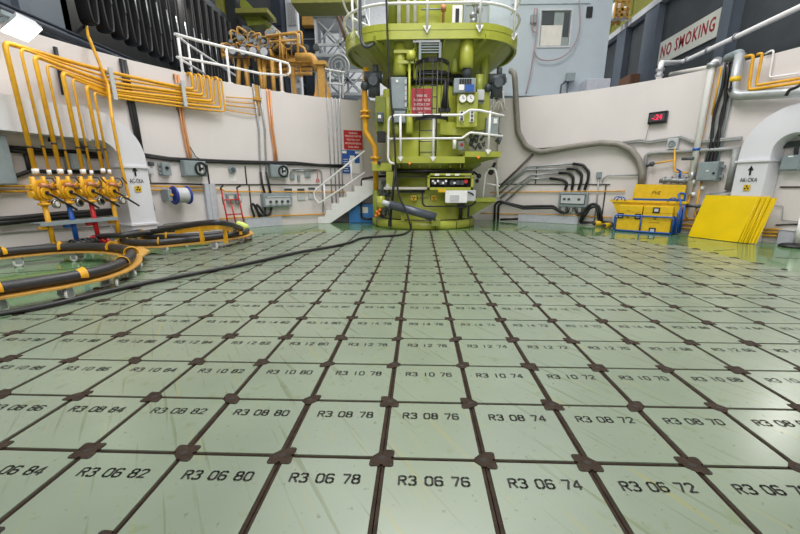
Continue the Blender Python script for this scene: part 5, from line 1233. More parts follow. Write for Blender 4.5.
cg.tube(hoop(zr(60, YL-.45)), .03, prof=HP); cage = mo('ladder_cage', cg, BLKM)
obj('hoop', MB().tube(hoop(zr(117, YL-.45)), .03, prof=HP), BLKM, cage)
for a in (0.12, .33, .5, .67, .88):
    A = a*PI; mb = MB(); x_, y_ = xc2+hw*math.cos(A), YL+.05-.55*math.sin(A); mb.tube([(x_, y_, zr(60, YL-.45)), (x_, y_, zr(117, YL-.45))], .02, prof=[(-.036, -.01), (.036, -.01), (.036, .01), (-.036, .01)]); obj('strap', mb, BLKM, cage)
mb = MB(); p = AY(445, 95, YL+.0); 
q0, q1 = AY(443, 80, YL-.05), AY(445, 108, YL-.05); mb.tube([(q1.x, YL-.05, q0.z), (q1.x, YL-.05, q1.z)], [.03, .11], 8); mb.box(q1.x-.17, q1.x+.14, YL-.12, YL+.02, q1.z-.1, q1.z); mo('black_funnel', mb, HALLB)
# maroon sign
a, b = AY(411.5, 88.5, 9.25), AY(432, 115, 9.25)
sg = thing('maroon_sign', 'maroon warning sign with white text behind the ladder cage of the green machine', 'sign', ((a.x+b.x)/2, 9.25, b.z)); mb = MB(); mb.box(a.x, b.x, 9.25, 9.27, b.z, a.z); obj('plate', mb, MAROON, sg)
for k, s_ in enumerate(['WARNING', 'THIS UNIT MUST BE', 'SWITCHED OFF', 'BEFORE ENTERING', 'M/C']):
    M = LM(((a.x+b.x)/2, 9.247, a.z-(.17+.115*k)*(a.z-b.z)/.7-.02), 0) @ FRONT; obj('lettering', text_mb(s_, .085, M, width=(b.x-a.x)*(.5, .8, .75, .85, .3)[k]), TXTW, sg)
# ---- walkway ring and fascia
Yw = MY-1.62
zwa, zwb = zr(156.5, Yw), zr(163, Yw)
xq = AY(465, 157, Yw).x; xR = AY(500, 155, Yw+.15).x; xL = AY(392, 160, Yw+.1).x
mb = MB(); ins = 1.3
def walk(r, a0, a1, z0, z1, r0=1.1, n=24):
    m = MB(); p = []; q = []
    for k in range(n+1): a = a0+(a1-a0)*k/n; p.append((MX+r0*math.cos(a), MY+r0*math.sin(a))); q.append((MX+r*math.cos(a), MY+r*math.sin(a)))
    return m.ring(p, q, z0, z1, closed=False)
mb = MB(); mb.prism([(xL, Yw+.08), (xL+.1, Yw), (xq, Yw), (xq, MY-.5), (xL, MY-.5)], zwb, zwa); mo('walkway_fascia', mb, LIME)
zra, zrb = zr(151.5, Yw), zr(157, Yw)
mb = MB(); mb.prism([(xq, Yw-.02), (xR, Yw+.04), (xR, MY-.2), (xq, MY-.2)], zrb, zra); mo('walkway_step', mb, LIME)
mb = MB()
vs = [(xq, Yw+.05, zrb), (xR-.05, Yw+.1, zrb), (xR-.05, MY-.3, zrb), (xq, MY-.3, zrb), (xq, MY-1.25, zr(168)), (xR-.85, MY-1.15, zr(167)), (xR-.85, MY-.6, zr(167)), (xq, MY-.6, zr(168))]
mb.add(vs, [(0, 1, 2, 3), (7, 6, 5, 4), (0, 4, 5, 1), (1, 5, 6, 2), (2, 6, 7, 3), (3, 7, 4, 0)]); mo('underdeck_wedge', mb, LIMED)
mb = MB(); 
for k in range(7):
    x = xL+.2+k*(xq-xL-.3)/6; mb.box(x-.015, x+.015, Yw+.1, MY-1.2, zr(168), zwb)
mo('underdeck_rib', mb, OLIVE)
for px, py in ((409.5, 163.2), (478.5, 157.2)):
    p = AY(px, py, Yw-.03); mb = MB(); mb.cyl((p.x, Yw-.04, p.z), (p.x, Yw, p.z), .028, 12); mo('indicator_lamp', mb, mat('amber_lamp', '#F08030', .3, emit='#FF6A20', estr=.6))
# walkway rails
Yr = Yw-.06
def yp(x, y, Y=Yr): return AY(x, y, Y)
mb = MB(); mb.tube(fillet([yp(396, 164), yp(390, 163), yp(388, 158), yp(388.5, 122), yp(390, 117), yp(396, 115.5), yp(462, 115), yp(470, 110), yp(480, 110.5), yp(504, 116)], .1), .03, 10)
mb.tube(fillet([yp(389, 139), yp(462, 138.3), yp(470, 132.5), yp(503, 136.3)], .1), .028, 10); rl = mo('walkway_rail', mb, WHITE)
for px, ya, yb_ in ((400.5, 115.5, 160), (433, 115, 160), (488, 111, 153)):
    p, q = yp(px, ya), yp(px, yb_); mb = MB(); mb.tube([(q.x, Yr, p.z), (q.x, Yr, q.z)], .03, 8); po_ = mo('rail_post', mb, WHITE)
    mb = MB(); mb.prism([(-.08, 0), (.08, 0), (0, -.12)], 0, .03, M=Matrix.Translation((q.x, Yr+.0, q.z+.08)) @ FRONT); obj('foot_plate', mb, WHITE, po_)
# ---- equipment on the drum
def drum_box(px0, px1, py0, py1, Y, D, name, m, par=None, bev=.015, yb_=None):
    a, b = AY(px0, py0, Y), AY(px1, py1, Y); mb = MB(); mb.box(a.x, b.x, Y, Y+D, b.z, a.z, bev=bev); return mo(name, mb, m, par), a, b
gb, a, b = drum_box(390.5, 407, 77, 109.5, 9.2, .45, 'grey_cabinet', GREY)
mb = MB(); mb.box(a.x+.03, b.x-.08, 9.18, 9.2, b.z+.03, a.z-.03, bev=.006); d_ = obj('door', mb, GREY, gb); mb = MB(); p = AY(397, 81, 9.17); mb.box(p.x-.03, p.x+.03, 9.17, 9.18, p.z-.03, p.z+.03); obj('label_plate', mb, WHITE, gb)
mb = MB()
for f_ in (.15, .35, .5, .65, .85): mb.box(b.x-.06, b.x-.01, 9.17, 9.2, b.z+(a.z-b.z)*f_-.05, b.z+(a.z-b.z)*f_+.05)
obj('hinge', mb, LGREY, gb)
gb, a, b = drum_box(394, 405.5, 110.5, 122.5, 9.2, .35, 'grey_socket_box', GREY)
gb, a, b = drum_box(376.5, 383, 112, 122, 9.3, .25, 'slate_box', SLATE); mb = MB(); p = AY(379.5, 116.5, 9.28); mb.box(p.x-.04, p.x+.04, 9.28, 9.3, p.z-.04, p.z+.04); obj('label_plate', mb, WHITE, gb)
gb, a, b = drum_box(375, 386, 96, 133, 9.55, .4, 'side_frame', LIMED); drum_box(377, 385, 131, 142, 9.4, .2, 'dark_port', HALLB)
drum_box(372, 392, 163.5, 171, 9.25, .5, 'lug_block', LIME); mb = MB(); p = AY(379, 163, 9.2); mb.cyl((p.x, 9.2, p.z), (p.x, 9.25, p.z), .05, 12); mo('bolt', mb, HALLB)
# control panel and gauge column
drum_box(457.5, 477, 92, 127, 9.12, .5, 'gauge_column', LIME)
gb, a, b = drum_box(454, 475.5, 78, 92.5, 9.02, .35, 'control_panel', GREY)
mb = MB(); p, q = AY(465, 84.5, 9.0), AY(474, 91, 9.0); mb.box(p.x, q.x, 9.0, 9.02, q.z, p.z); obj('blue_screen', mb, BLUE, gb)
mb = MB(); p, q = AY(459, 84.5, 9.0), AY(464, 90, 9.0); mb.box(p.x, q.x, 9.0, 9.02, q.z, p.z); obj('white_card', mb, WHITE, gb)
mb = MB()
for k in range(5): p = AY(460.5+k*2.5, 81.5, 9.0); mb.box(p.x-.025, p.x+.025, 9.0, 9.02, p.z-.06, p.z+.06)
obj('switches', mb, HALLB, gb)
for px in (462.6, 470.3):
    p = AY(px, 99, 9.1); mb = MB(); mb.cyl((p.x, 9.04, p.z), (p.x, 9.12, p.z), .105, 22); g = mo('pressure_gauge', mb, LIMED); mb = MB(); mb.cyl((p.x, 9.03, p.z), (p.x, 9.04, p.z), .09, 20); d_ = obj('dial', mb, WHITE, g); mb = MB(); mb.box(p.x-.006, p.x+.006, 9.022, 9.03, p.z, p.z+.065); mb.box(p.x, p.x+.04, 9.022, 9.03, p.z-.006, p.z+.006); obj('needle', mb, HALLB, d_)
for (x0, x1, y0, y1) in ((459.5, 464, 111, 121), (470, 474, 110, 122)):
    gb, a, b = drum_box(x0, x1, y0, y1, 9.05, .08, 'white_switch_strip', WHITE); mb = MB()
    for k in range(3): z = b.z+(a.z-b.z)*(k+.5)/3; mb.box(a.x+.03, b.x-.03, 9.04, 9.05, z-.03, z+.03)
    obj('switches', mb, HALLD, gb)
gb, a, b = drum_box(477.5, 484, 89.5, 103, 9.25, .2, 'pale_box', LGREY); drum_box(476, 488, 87, 130, 9.7, .3, 'side_frame', LIME)
mb = MB()
for k in range(4): p = AY(479+k*1.3, 101, 9.2); mb.ball((p.x, 9.2, p.z), .035, 8)
mo('connector_cluster', mb, HALLD)
# fat curved box right of the ladder
p0, p1 = AY(441, 121.5, 9.05), AY(486, 134, 9.05); mb = MB()
a0, a1 = -PI/2+(p0.x-MX)/1.55, -PI/2+1.0
mb.ring([(MX+1.0*math.cos(a0+(a1-a0)*k/16), MY+1.0*math.sin(a0+(a1-a0)*k/16)) for k in range(17)], [(MX+1.5*math.cos(a0+(a1-a0)*k/16), MY+1.5*math.sin(a0+(a1-a0)*k/16)) for k in range(17)], p1.z, p0.z, closed=False); mo('curved_housing', mb, LIME)
gb, a, b = drum_box(486.5, 498, 117, 136, 9.5, .3, 'grey_cabinet', GREY); mb = MB(); p = AY(495.5, 121, 9.49); mb.box(p.x-.05, p.x+.05, 9.485, 9.5, p.z-.06, p.z+.06); obj('label_plate', mb, WHITE, gb)
gb, a, b = drum_box(458, 464, 141, 150, 9.25, .1, 'grey_socket_box', GREY); mb = MB(); p = AY(461.8, 144.5, 9.24); mb.box(p.x-.035, p.x+.035, 9.235, 9.25, p.z-.035, p.z+.035); obj('red_button', mb, RED, gb)
mb = MB(); p = AY(454.5, 144, 9.2); mb.cyl((p.x, 9.22, p.z-.12), (p.x, 9.22, p.z+.12), .05, 12); mo('white_canister', mb, WHITE)
mb = MB(); rr = random.Random(8)
for k in range(16): x, y = rr.uniform(468, 500), rr.uniform(138, 150); p = AY(x, y, 9.6+rr.uniform(-.1, .3)); mb.cyl(p, p+Vector((rr.uniform(-.1, .1), .05, rr.uniform(.08, .3))), rr.uniform(.02, .045), 10)
mo('small_fittings', mb, DGREY)
# vertical cylinders under the platform
def vcyl(px, py0, py1, Y, r, name, m):
    p, q = AY(px, py0, Y), AY(px, py1, Y); mb = MB(); mb.lathe([(0, q.z), (r*.8, q.z), (r, q.z+.05), (r, p.z), (0, p.z)], 20, (p.x, Y, 0)); return mo(name, mb, m)
vcyl(400, 45, 76, 9.4, .17, 'hydraulic_cylinder', LIME); vcyl(467, 40, 69, 9.35, .18, 'hydraulic_cylinder', LIME); vcyl(467, 69, 77, 9.35, .12, 'piston_rod', HALLD)
vcyl(455, 48, 74, 9.5, .1, 'hydraulic_cylinder', LIMED); vcyl(409.5, 60, 112, 9.25, .035, 'slim_pipe', LIME); vcyl(486, 52, 90, 9.75, .11, 'hydraulic_cylinder', LIMED); vcyl(411, 52, 61, 9.25, .12, 'pot', LIME)
vcyl(396.5, 122, 135, 9.35, .1, 'pot', LIMED); vcyl(409.5, 108, 134, 9.35, .1, 'pot', LIME); vcyl(441.5, 130, 133, 9.2, .05, 'pot', DGREY); vcyl(388, 90, 135, 9.7, .13, 'slim_pipe', LIME)
vcyl(480, 75, 95, 9.4, .1, 'pot', LIMED); vcyl(446, 45, 75, 9.6, .07, 'slim_pipe', LIME); vcyl(415.5, 45, 80, 9.4, .06, 'slim_pipe', LIME)
mb = MB(); a, b = AY(394, 49, 9.3), AY(414, 45, 9.3); mb.prism([(a.x, 9.2), (b.x, 9.2), (b.x, 9.6), (a.x+.1, 9.6)], a.z-.12, a.z-.05); mb.box(a.x+.1, b.x, 9.22, 9.6, a.z-.35, a.z-.28); mb.tube([(b.x, 9.25, a.z), (b.x-.15, 9.25, a.z-.5)], .03, 6); mo('bracket_frame', mb, LIME)
# dark motors either side
def motor(cx, cz, s, Y, label_n):
    mb = MB(); mb.cyl((cx, Y, cz-.38*s), (cx, Y, cz+.1*s), .17*s, 18); mb.cyl((cx-.26*s, Y, cz+.12*s), (cx+.22*s, Y, cz+.12*s), .15*s, 18); mb.cyl((cx, Y-.28*s, cz-.02*s), (cx, Y+.1, cz-.02*s), .13*s, 16); mb.ball((cx-.26*s, Y, cz-.1*s), .13*s, 12); mb.cyl((cx+.05*s, Y, cz+.2*s), (cx+.05*s, Y, cz+.42*s), .08*s, 12)
    m_ = mo('drive_motor', mb, DGREY); mb = MB(); mb.cyl((cx+.22*s, Y, cz+.12*s), (cx+.27*s, Y, cz+.12*s), .10*s, 14); obj('end_cap', mb, GALV, m_)
p = AY(374, 82, 9.7); motor(p.x, p.z, .95, 9.7, 0); p = AY(497, 84, 9.7); motor(p.x, p.z, .9, 9.7, 1)
mb = MB(); p, q = AY(380, 95, 9.8), AY(378, 112, 9.8); mb.cyl(p, q, .1, 12); p = AY(498, 104, 9.7)
for k in range(9): mb.tube([Vector((p.x+rr.uniform(-.15, .15), 9.7+rr.uniform(-.1, .2), p.z+.3)), Vector((p.x+rr.uniform(-.2, .25), 9.7, p.z-.15))], .02, 6)
mo('flexible_leads', mb, OFFW)
# yellow service pipe at left
mb = MB(); Yy = 9.75; mb.tube(fillet([AY(366, 68, Yy), AY(364.5, 90, Yy), AY(365.5, 132, Yy), AY(375, 147, Yy), AY(375.5, 160, Yy), AY(376, 190, Yy)], .15), .075, 12); yp_ = mo('yellow_service_pipe', mb, YEL)
mb = MB()
for (x, y, r_) in ((365.2, 112, .14), (365.3, 117, .14), (375.4, 158, .15), (375.6, 163, .13)): p = AY(x, y, Yy); mb.cyl((p.x, Yy, p.z-.03), (p.x, Yy, p.z+.03), r_, 16)
obj('flange', mb, YEL, yp_)
vcyl(376, 166, 170, 9.6, .1, 'pale_fitting', GLOVE); vcyl(376, 190, 217, 9.6, .10, 'service_leg', LIMED); vcyl(381, 196, 208, 9.4, .12, 'service_leg', LIME)
mb = MB()
for (x, y) in ((377, 212), (379, 214), (376, 216), (380, 210)): p = AY(x, y, 9.3); mb.ball(p, .05, 8)
mo('orange_fitting', mb, mat('orange_paint', '#E07A28', .4))
# ledge, connector tray, white box, slate tube etc
gb, a, b = drum_box(427.5, 472.5, 173.5, 190, 9.12, .14, 'connector_tray', LIME, bev=0)
bpy.data.objects.remove(gb)
fr = MB(); x0, x1, z0, z1 = a.x, b.x, b.z, a.z; 
for (p, q, r_, s_) in ((x0, x0+.06, z0, z1), (x1-.06, x1, z0, z1), (x0, x1, z1-.05, z1), (x0, x1, z0, z0+.07), (x0, x1, z0+(z1-z0)*.72, z0+(z1-z0)*.78)): fr.box(p, q, 9.0, 9.36, r_, s_)
gb = mo('connector_tray', fr, LIME); mb = MB(); mb.box(x0+.05, x1-.05, 9.28, 9.34, z0+.05, z0+(z1-z0)*.72); obj('dark_back', mb, HALLB, gb)
mb = MB()
for k, px in enumerate((434, 441, 444.5, 452, 458, 462)): p = AY(px, 182.5, 9.1); mb.cyl((p.x, 9.04, p.z), (p.x, 9.28, p.z), .065, 14)
obj('connector', mb, DGREY, gb); mb = MB()
for k, px in enumerate((433, 435, 438, 443, 446, 454.5)): p = AY(px, 181+2*(k % 2), 9.03); mb.cyl((p.x, 9.01, p.z), (p.x, 9.04, p.z), .032, 10)
obj('white_plug', mb, WHITE, gb); mb = MB(); p = AY(466, 181.5, 9.03); mb.cyl((p.x, 9.01, p.z), (p.x, 9.2, p.z), .05, 12); obj('red_plug', mb, RED, gb)
mb = MB()
for px in (437, 448, 457): p = AY(px, 174.5, 9.0); mb.box(p.x-.06, p.x+.06, 8.99, 9.0, p.z-.03, p.z+.02)
obj('white_label', mb, WHITE, gb)
mb = MB(); p = AY(442, 190.8, 8.98); mb.box(p.x-.1, p.x+.1, 8.98, 9.02, p.z-.04, p.z+.05); obj('yellow_tag', mb, BOXY, gb)
mb = MB(); a, b = AY(398, 175.5, 9.28), AY(425, 177, 9.28); mb.box(a.x, b.x, 9.26, 9.38, b.z, a.z); mb.box(a.x, b.x, 9.26, 9.38, b.z-.42, b.z-.36); mo('handle_bar', mb, HALLB)
gb, a, b = drum_box(386, 395, 171.5, 187, 9.2, .4, 'lug_block', LIME)
mb = MB(); a, b = AY(384, 187, 9.2), AY(428, 189.5, 9.2); mb.box(a.x, b.x, 9.15, 9.4, b.z, a.z); mb.add([AY(385, 188, 9.14), AY(391, 188, 9.14), AY(387, 183, 9.14)], [(0, 1, 2)]); mo('white_ledge', mb, OFFW)
gb, a, b = drum_box(445.5, 467, 190.5, 203, 8.98, .3, 'white_instrument_box', WHITE); mb = MB(); p, q = AY(450, 195, 8.97), AY(459, 201, 8.97); mb.box(p.x, q.x, 8.965, 8.98, q.z, p.z); obj('label_plate', mb, LGREY, gb)
gb, a, b = drum_box(467, 475.5, 190, 201, 9.0, .3, 'pale_box', LGREY)
mb = MB(); A, B = AY(384.5, 203, 8.95), AY(436, 217.5, 8.85); d = (B-A).normalized(); mb.cyl(A+d*.15, B, .115, 20); tb = mo('slate_tube', mb, SLATE)
mb = MB(); mb.cyl(A-d*.05, A+d*.15, .075, 16); obj('tube_nozzle', mb, LGREY, tb); mb = MB(); mb.box(B.x-.12, B.x+.12, 8.78, 9.2, B.z-.22, B.z-.06); obj('cradle', mb, LIMED, tb)
mb = MB(); a, b = AY(401, 207, 9.05), AY(404.5, 222, 9.05); mb.box(a.x, b.x, 9.05, 9.2, .22, a.z); mo('support_stub', mb, LIME)
mb = MB(); mb.tube(fillet([AY(422.5, 190, 9.25), AY(422.5, 203, 9.22), AY(425, 206.5, 9.2), AY(470, 206, 9.15), AY(476, 203, 9.1), AY(473, 194, 9.0), AY(468, 192, 8.95)], .1), .02, 8)
mb.tube(fillet([AY(459, 219, 9.25), AY(461, 208, 9.2), AY(466, 207, 9.2)], .06), .03, 8); mb.tube(fillet([AY(468, 217, 9.25), AY(469, 205, 9.2)], .06), .025, 8); mb.box(AY(457, 205, 9.2).x, AY(465, 205, 9.2).x, 9.15, 9.3, AY(460, 208, 9.2).z, AY(460, 203.5, 9.2).z); mo('black_wiring', mb, BLACK)
for px in (413.7, 434): 
    p = AY(px, 198, 9.3-.0); mb = MB(); mb.box(p.x-.075, p.x+.075, 9.28, 9.335, p.z-.07, p.z+.07, bev=.01); st = mo('hazard_sticker', mb, BOXY)
    tr_ = MB()
    for k in range(3):
        q = PI/2+k*2*PI/3+PI; tr_.add([(p.x, 9.275, p.z)]+[(p.x+.05*math.cos(q+j*.5), 9.275, p.z+.05*math.sin(q+j*.5)) for j in (-1, 0, 1)], [(0, 1, 2, 3)])
    obj('trefoil', tr_, TXTK, st)
for px, s_ in ((417.5, '1'), (430.5, '1')): p = AY(px, 198, 9.28); obj('arrow', text_mb('↑' if False else 'I', .13, LM((p.x, 9.30, p.z), 0) @ FRONT), TXTK, FM)
p = AY(424, 198, 9.28); obj('lettering', text_mb('AC-CKP', .07, LM((p.x, 9.31, p.z), 0) @ FRONT), TXTK, FM)
mb = MB(); A, B = AY(395.5, 165, 8.9), AY(390, 223, 8.95); mb.tube([A, B], .035, 8); mb.box(B.x-.05, B.x+.05, 8.9, 9.0, B.z-.1, B.z+.08); mo('black_stay', mb, BLKM)
# right side deck and wedge
a, b = AY(474, 198, 9.6), AY(496, 202, 9.6); mb = MB(); mb.box(a.x-.3, b.x, 9.6, 10.5, b.z, a.z, bev=.01); mo('side_step', mb, LIME)
mb = MB(); vs = [(a.x-.3, 9.66, b.z), (b.x-.03, 9.66, b.z), (MX+1.15, 9.66, .25), (a.x-.3, 9.66, .25)]; vs += [(v[0], 10.45, v[2]) for v in vs]; mb.add(vs, [(0, 1, 2, 3), (4, 5, 6, 7), (0, 4, 5, 1), (1, 5, 6, 2), (2, 6, 7, 3), (3, 7, 4, 0)]); mo('side_wedge', mb, LIMED)
mb = MB(); q = [AY(483, 197, 9.65), AY(485, 175, 9.65), AY(489, 168, 9.65), AY(495, 169, 9.65), AY(497, 178, 9.65), AY(498, 197, 9.65)]; mb.tube(fillet(q, .1), .03, 8); mb.tube([AY(485, 183, 9.65), AY(500, 186, 9.65)], .02, 6); mo('side_rail', mb, WHITE)
mb = MB(); p = AY(491, 172, 9.8); mb.ball(p, .09, 10); mb.cyl(p, p+Vector((.1, 0, .25)), .04, 10); mb.ball(AY(479, 176, 9.55), .07, 10); mb.ball(AY(477, 181, 9.55), .06, 10); mb.cyl(AY(479, 176, 9.55), AY(474, 172, 9.7), .03, 8); mo('dark_fitting', mb, HALLB)
# mid fittings at left clutter
mb = MB(); rr = random.Random(5)
for k in range(10): x, y = rr.uniform(377, 390), rr.uniform(190, 220); p = AY(x, y, 9.5); mb.cyl(p, p+Vector((rr.uniform(-.1, .15), -.05, rr.uniform(-.1, .2))), rr.uniform(.02, .05), 8)
mo('small_fittings', mb, DGREY)
# hanging cable and floor cable: one long cable
pts = [(386, -12, 8.9), (387, 20, 8.9), (388.5, 60, 8.85), (391, 100, 8.8), (394.5, 140, 8.75), (396, 172, 8.75), (399, 195, 8.7), (405, 209, 8.65), (409.5, 222, 8.6)]
pp = [AY(*q) for q in pts]+[G(410, 230, .03), G(402, 234.5, .03), (G(385, 236, .03)), G(362, 238, .03), G(350, 242.5, .03), G(330, 247, .03), G(300, 252, .03), G(250, 263, .03), G(200, 272.5, .03), G(150, 282, .03), G(100, 293, .03), G(50, 305, .03), G(0, 314, .03), G(-50, 322, .03)]
mb = MB(); mb.tube(smooth_path(pp, 6), .026, 10)
tag(obj('power_cable', mb, BLACK), 'long black cable hanging down the machine then snaking across the floor to the left', 'cable')
mb = MB(); q = [AY(360, -10, 9.0), AY(360, 10, 9.0), AY(361, 38, 9.0), AY(366, 47, 9.0), AY(375, 43, 9.3)]; mb.tube(smooth_path(q, 5), .04, 8); mo('grey_lead', mb, DGREY)

# ================================================================ FLOOR OBJECTS
# ---- hose trolleys
def ribbon(path, w, z0, z1):
    mb = MB(); L, Rr = [], []
    for i, p in enumerate(path):
        a = path[max(0, i-1)]; b = path[min(len(path)-1, i+1)]; d = Vector((b[0]-a[0], b[1]-a[1], 0)).normalized(); n = Vector((-d.y, d.x, 0))
        L.append((p[0]+n.x*w/2, p[1]+n.y*w/2)); Rr.append((p[0]-n.x*w/2, p[1]-n.y*w/2))
    return mb.ring(L, Rr, z0, z1, closed=False)
def castor(t, x, y, ang=0, r=.062):
    M = LM((x, y, 0), ang); mb = MB(); mb.cyl((.035, -.014, r-.01), (.035, .014, r-.01), r, 18, M=M); c = obj('castor_wheel', mb, WHITE, t)
    mb = MB(); mb.cyl((.035, -.018, r-.01), (.035, .018, r-.01), r*.35, 12, M=M); obj('hub', mb, GREY, c)
    mb = MB(); mb.box(-.02, .06, -.024, -.018, r*.5, r*2+.02, M=M); mb.box(-.02, .06, .018, .024, r*.5, r*2+.02, M=M); mb.box(-.03, .06, -.03, .03, r*2+.004, .131, M=M); obj('fork', mb, GALV, c)
def strap(path, i, r, zc):
    a, b = Vector(path[i-1]), Vector(path[i+1]); d = (b-a).normalized(); p = Vector(path[i]); n = Vector((-d.y, d.x, 0)).normalized(); mb = MB(); q = []
    for k in range(13):
        an = -.35+(PI+.7)*k/12; q.append(p+n*(r*1.14*math.cos(an))+Vector((0, 0, r*1.12*math.sin(an))))
    mb.tube(q, .02, prof=[(-.035, -.005), (.035, -.005), (.035, .005), (-.035, .005)]); return mb
ZH = .235; ZT = .15
near = [G(-40, 294, ZH), G(-5, 287.5, ZH), G(34, 281.5, ZH), G(68, 276, ZH), G(100, 269.5, ZH), G(121, 262, ZH), G(131, 254.5, ZH), G(128, 249.5, ZH), G(114, 246.8, ZH), G(91, 245.6, ZH), G(61, 246.3, ZH), G(34, 248.3, ZH), G(0, 251.5, ZH), G(-30, 255, ZH)]
hp_ = smooth_path(near, 8)
tp = [tuple(p) for p in hp_]
t = thing('hose_trolley', 'curved yellow hose trolley on castors at the left edge, its hose in one wide U', 'trolley', G(60, 262, 0))
obj('tray', ribbon([(p[0], p[1]) for p in tp], .24, ZT-.02, ZT), ORNG, t)
for i in (7, 22, 34, 42, 50, 60, 76, 92):
    if i < len(tp)-2: 
        a = math.atan2(tp[i+1][1]-tp[i][1], tp[i+1][0]-tp[i][0]); n = Vector((-math.sin(a), math.cos(a))); castor(t, tp[i][0]-n.x*.08, tp[i][1]-n.y*.08, a+.6); castor(t, tp[i][0]+n.x*.08, tp[i][1]+n.y*.08, a-.4)
hz = obj('tray_rail', MB().tube([(p[0], p[1], ZT+.012) for p in tp], .012, 6), ORNG, t)
h1 = tag(obj('flexible_hose', MB().tube([Vector((p[0], p[1], ZT+.07)) for p in tp], .062, 14), HOSE), 'thick black corrugated hose lying in a U on the trolley at the left edge', 'hose')
for i in (8, 27, 41, 52, 65, 80, 95):
    if i < len(tp)-2: obj('strap', strap([(p[0], p[1], ZT+.07) for p in tp], i, .062, 0), YEL, t)
# far trolley with coiled hose
out_ = [G(200, 228.5, ZT), G(160, 231, ZT), G(135, 235.5, ZT), G(122, 240.5, ZT), G(131, 245.3, ZT), G(155, 246, ZT), G(180, 243.8, ZT), G(205, 241.2, ZT), G(228, 238.3, ZT), G(244, 235.2, ZT), G(247, 232, ZT), G(238, 229, ZT), G(222, 228, ZT)]
op = smooth_path(out_, 7); inn_ = [G(236, 228.5, ZT), G(239, 231.5, ZT), G(228, 235, ZT), G(205, 237.5, ZT), G(175, 239, ZT), G(152, 239.5, ZT), G(142, 237.5, ZT), G(150, 234.5, ZT), G(178, 231.8, ZT), G(210, 229.8, ZT)]
ip = smooth_path(inn_, 7)
t = thing('hose_trolley', 'oval yellow hose trolley on castors beyond the first, carrying a coiled hose', 'trolley', G(190, 240, 0))
obj('tray', ribbon([(p.x, p.y) for p in op], .24, ZT-.02, ZT), ORNG, t); obj('tray', ribbon([(p.x, p.y) for p in ip], .16, ZT-.02, ZT-.001), ORNG, t)
mb = MB(); q = [G(246, 236.5, ZT), G(254, 233.5, ZT), G(252, 231.5, ZT), G(240, 231, ZT)]; mb.prism([(p.x, p.y) for p in q], ZT-.02, ZT+.003); q = [G(124, 253, ZT), G(142, 256.5, ZT), G(150, 250.5, ZT), G(140, 246, ZT)]; mb.prism([(p.x, p.y) for p in q], ZT-.022, ZT+.002); obj('tray_tongue', mb, ORNG, t)
for (px, py) in ((130, 250), (163, 251.5), (187, 247.5), (213, 249), (214, 245), (240, 242.5), (250, 237), (150, 236), (200, 233)):
    p = G(px, py); castor(t, p.x, p.y, random.uniform(0, 3))
for i in (12, 24, 36, 48, 60): obj('strap', strap([(p.x, p.y, ZT+.06) for p in op], i, .056, 0), YEL, t)
for i in (14, 30, 44): obj('strap', strap([(p.x, p.y, ZT+.055) for p in ip], i, .052, 0), YEL, t)
tag(obj('flexible_hose', MB().tube([Vector((p.x, p.y, ZT+.06)) for p in op], .054, 14), HOSE), 'thick black corrugated hose, outer loop on the oval trolley', 'hose')
tag(obj('flexible_hose', MB().tube([Vector((p.x, p.y, ZT+.055)) for p in ip], .05, 14), HOSE), 'thick black corrugated hose, inner loop on the oval trolley', 'hose')
# arch support and raised hose
Yb = G(200, 235, 0); 
hz_ = [G(94, 237.5, .2), G(105, 236, .27), G(125, 235, .32)]
arc = [(150, 232, .30), (175, 227.5, .42), (200, 223.5, .52), (218, 222.5, .55), (232, 225, .45), (241, 228.5, .30)]
ap = [G(x, y, z) for x, y, z in arc]
mb = MB(); mb.tube(smooth_path([p+Vector((0, 0, -.085)) for p in ap[1:5]], 5), .03, prof=[(-.008, -.04), (.008, -.04), (.008, .04), (-.008, .04)]); obj('arch_rail', mb, YEL, t)
for p in (ap[2], ap[3].lerp(ap[4], .4)): mb = MB(); mb.box(p.x-.035, p.x+.035, p.y-.01, p.y+.01, ZT, p.z-.07); obj('arch_post', mb, YEL, t)
tag(obj('flexible_hose', MB().tube(smooth_path(hz_+ap, 6), .05, 14), HOSE), 'thick black hose arching over the yellow supports of the oval trolley', 'hose')
p = G(242, 226, .30); mb = MB(); mb.ball(p, .11, 12, (1, .8, .8)); mb.ball(p+Vector((.08, -.03, -.02)), .09, 10, (1, .8, .9)); mb.ball(p+Vector((-.07, .02, .03)), .08, 10); tag(obj('cloth_bundle', mb, GLOVE), 'pale yellow-green cloth bundle on the end of the arched hose', 'cloth')
# hose coupling from red leg
c = W(92, 235, YO+.15); mb = MB(); mb.tube(smooth_path([Vector((c.x, c.y, .16)), G(112, 236, .17), G(128, 236.5, .22), G(140, 234.5, .26)], 5), .045, 12); hh = tag(obj('supply_hose', mb, HOSE), 'black supply hose from the red valve leg to the oval trolley', 'hose'); mb = MB(); mb.cyl((c.x-.02, c.y-.02, .16), (c.x+.04, c.y+.02, .16), .11, 16); obj('coupling', mb, RED, hh)
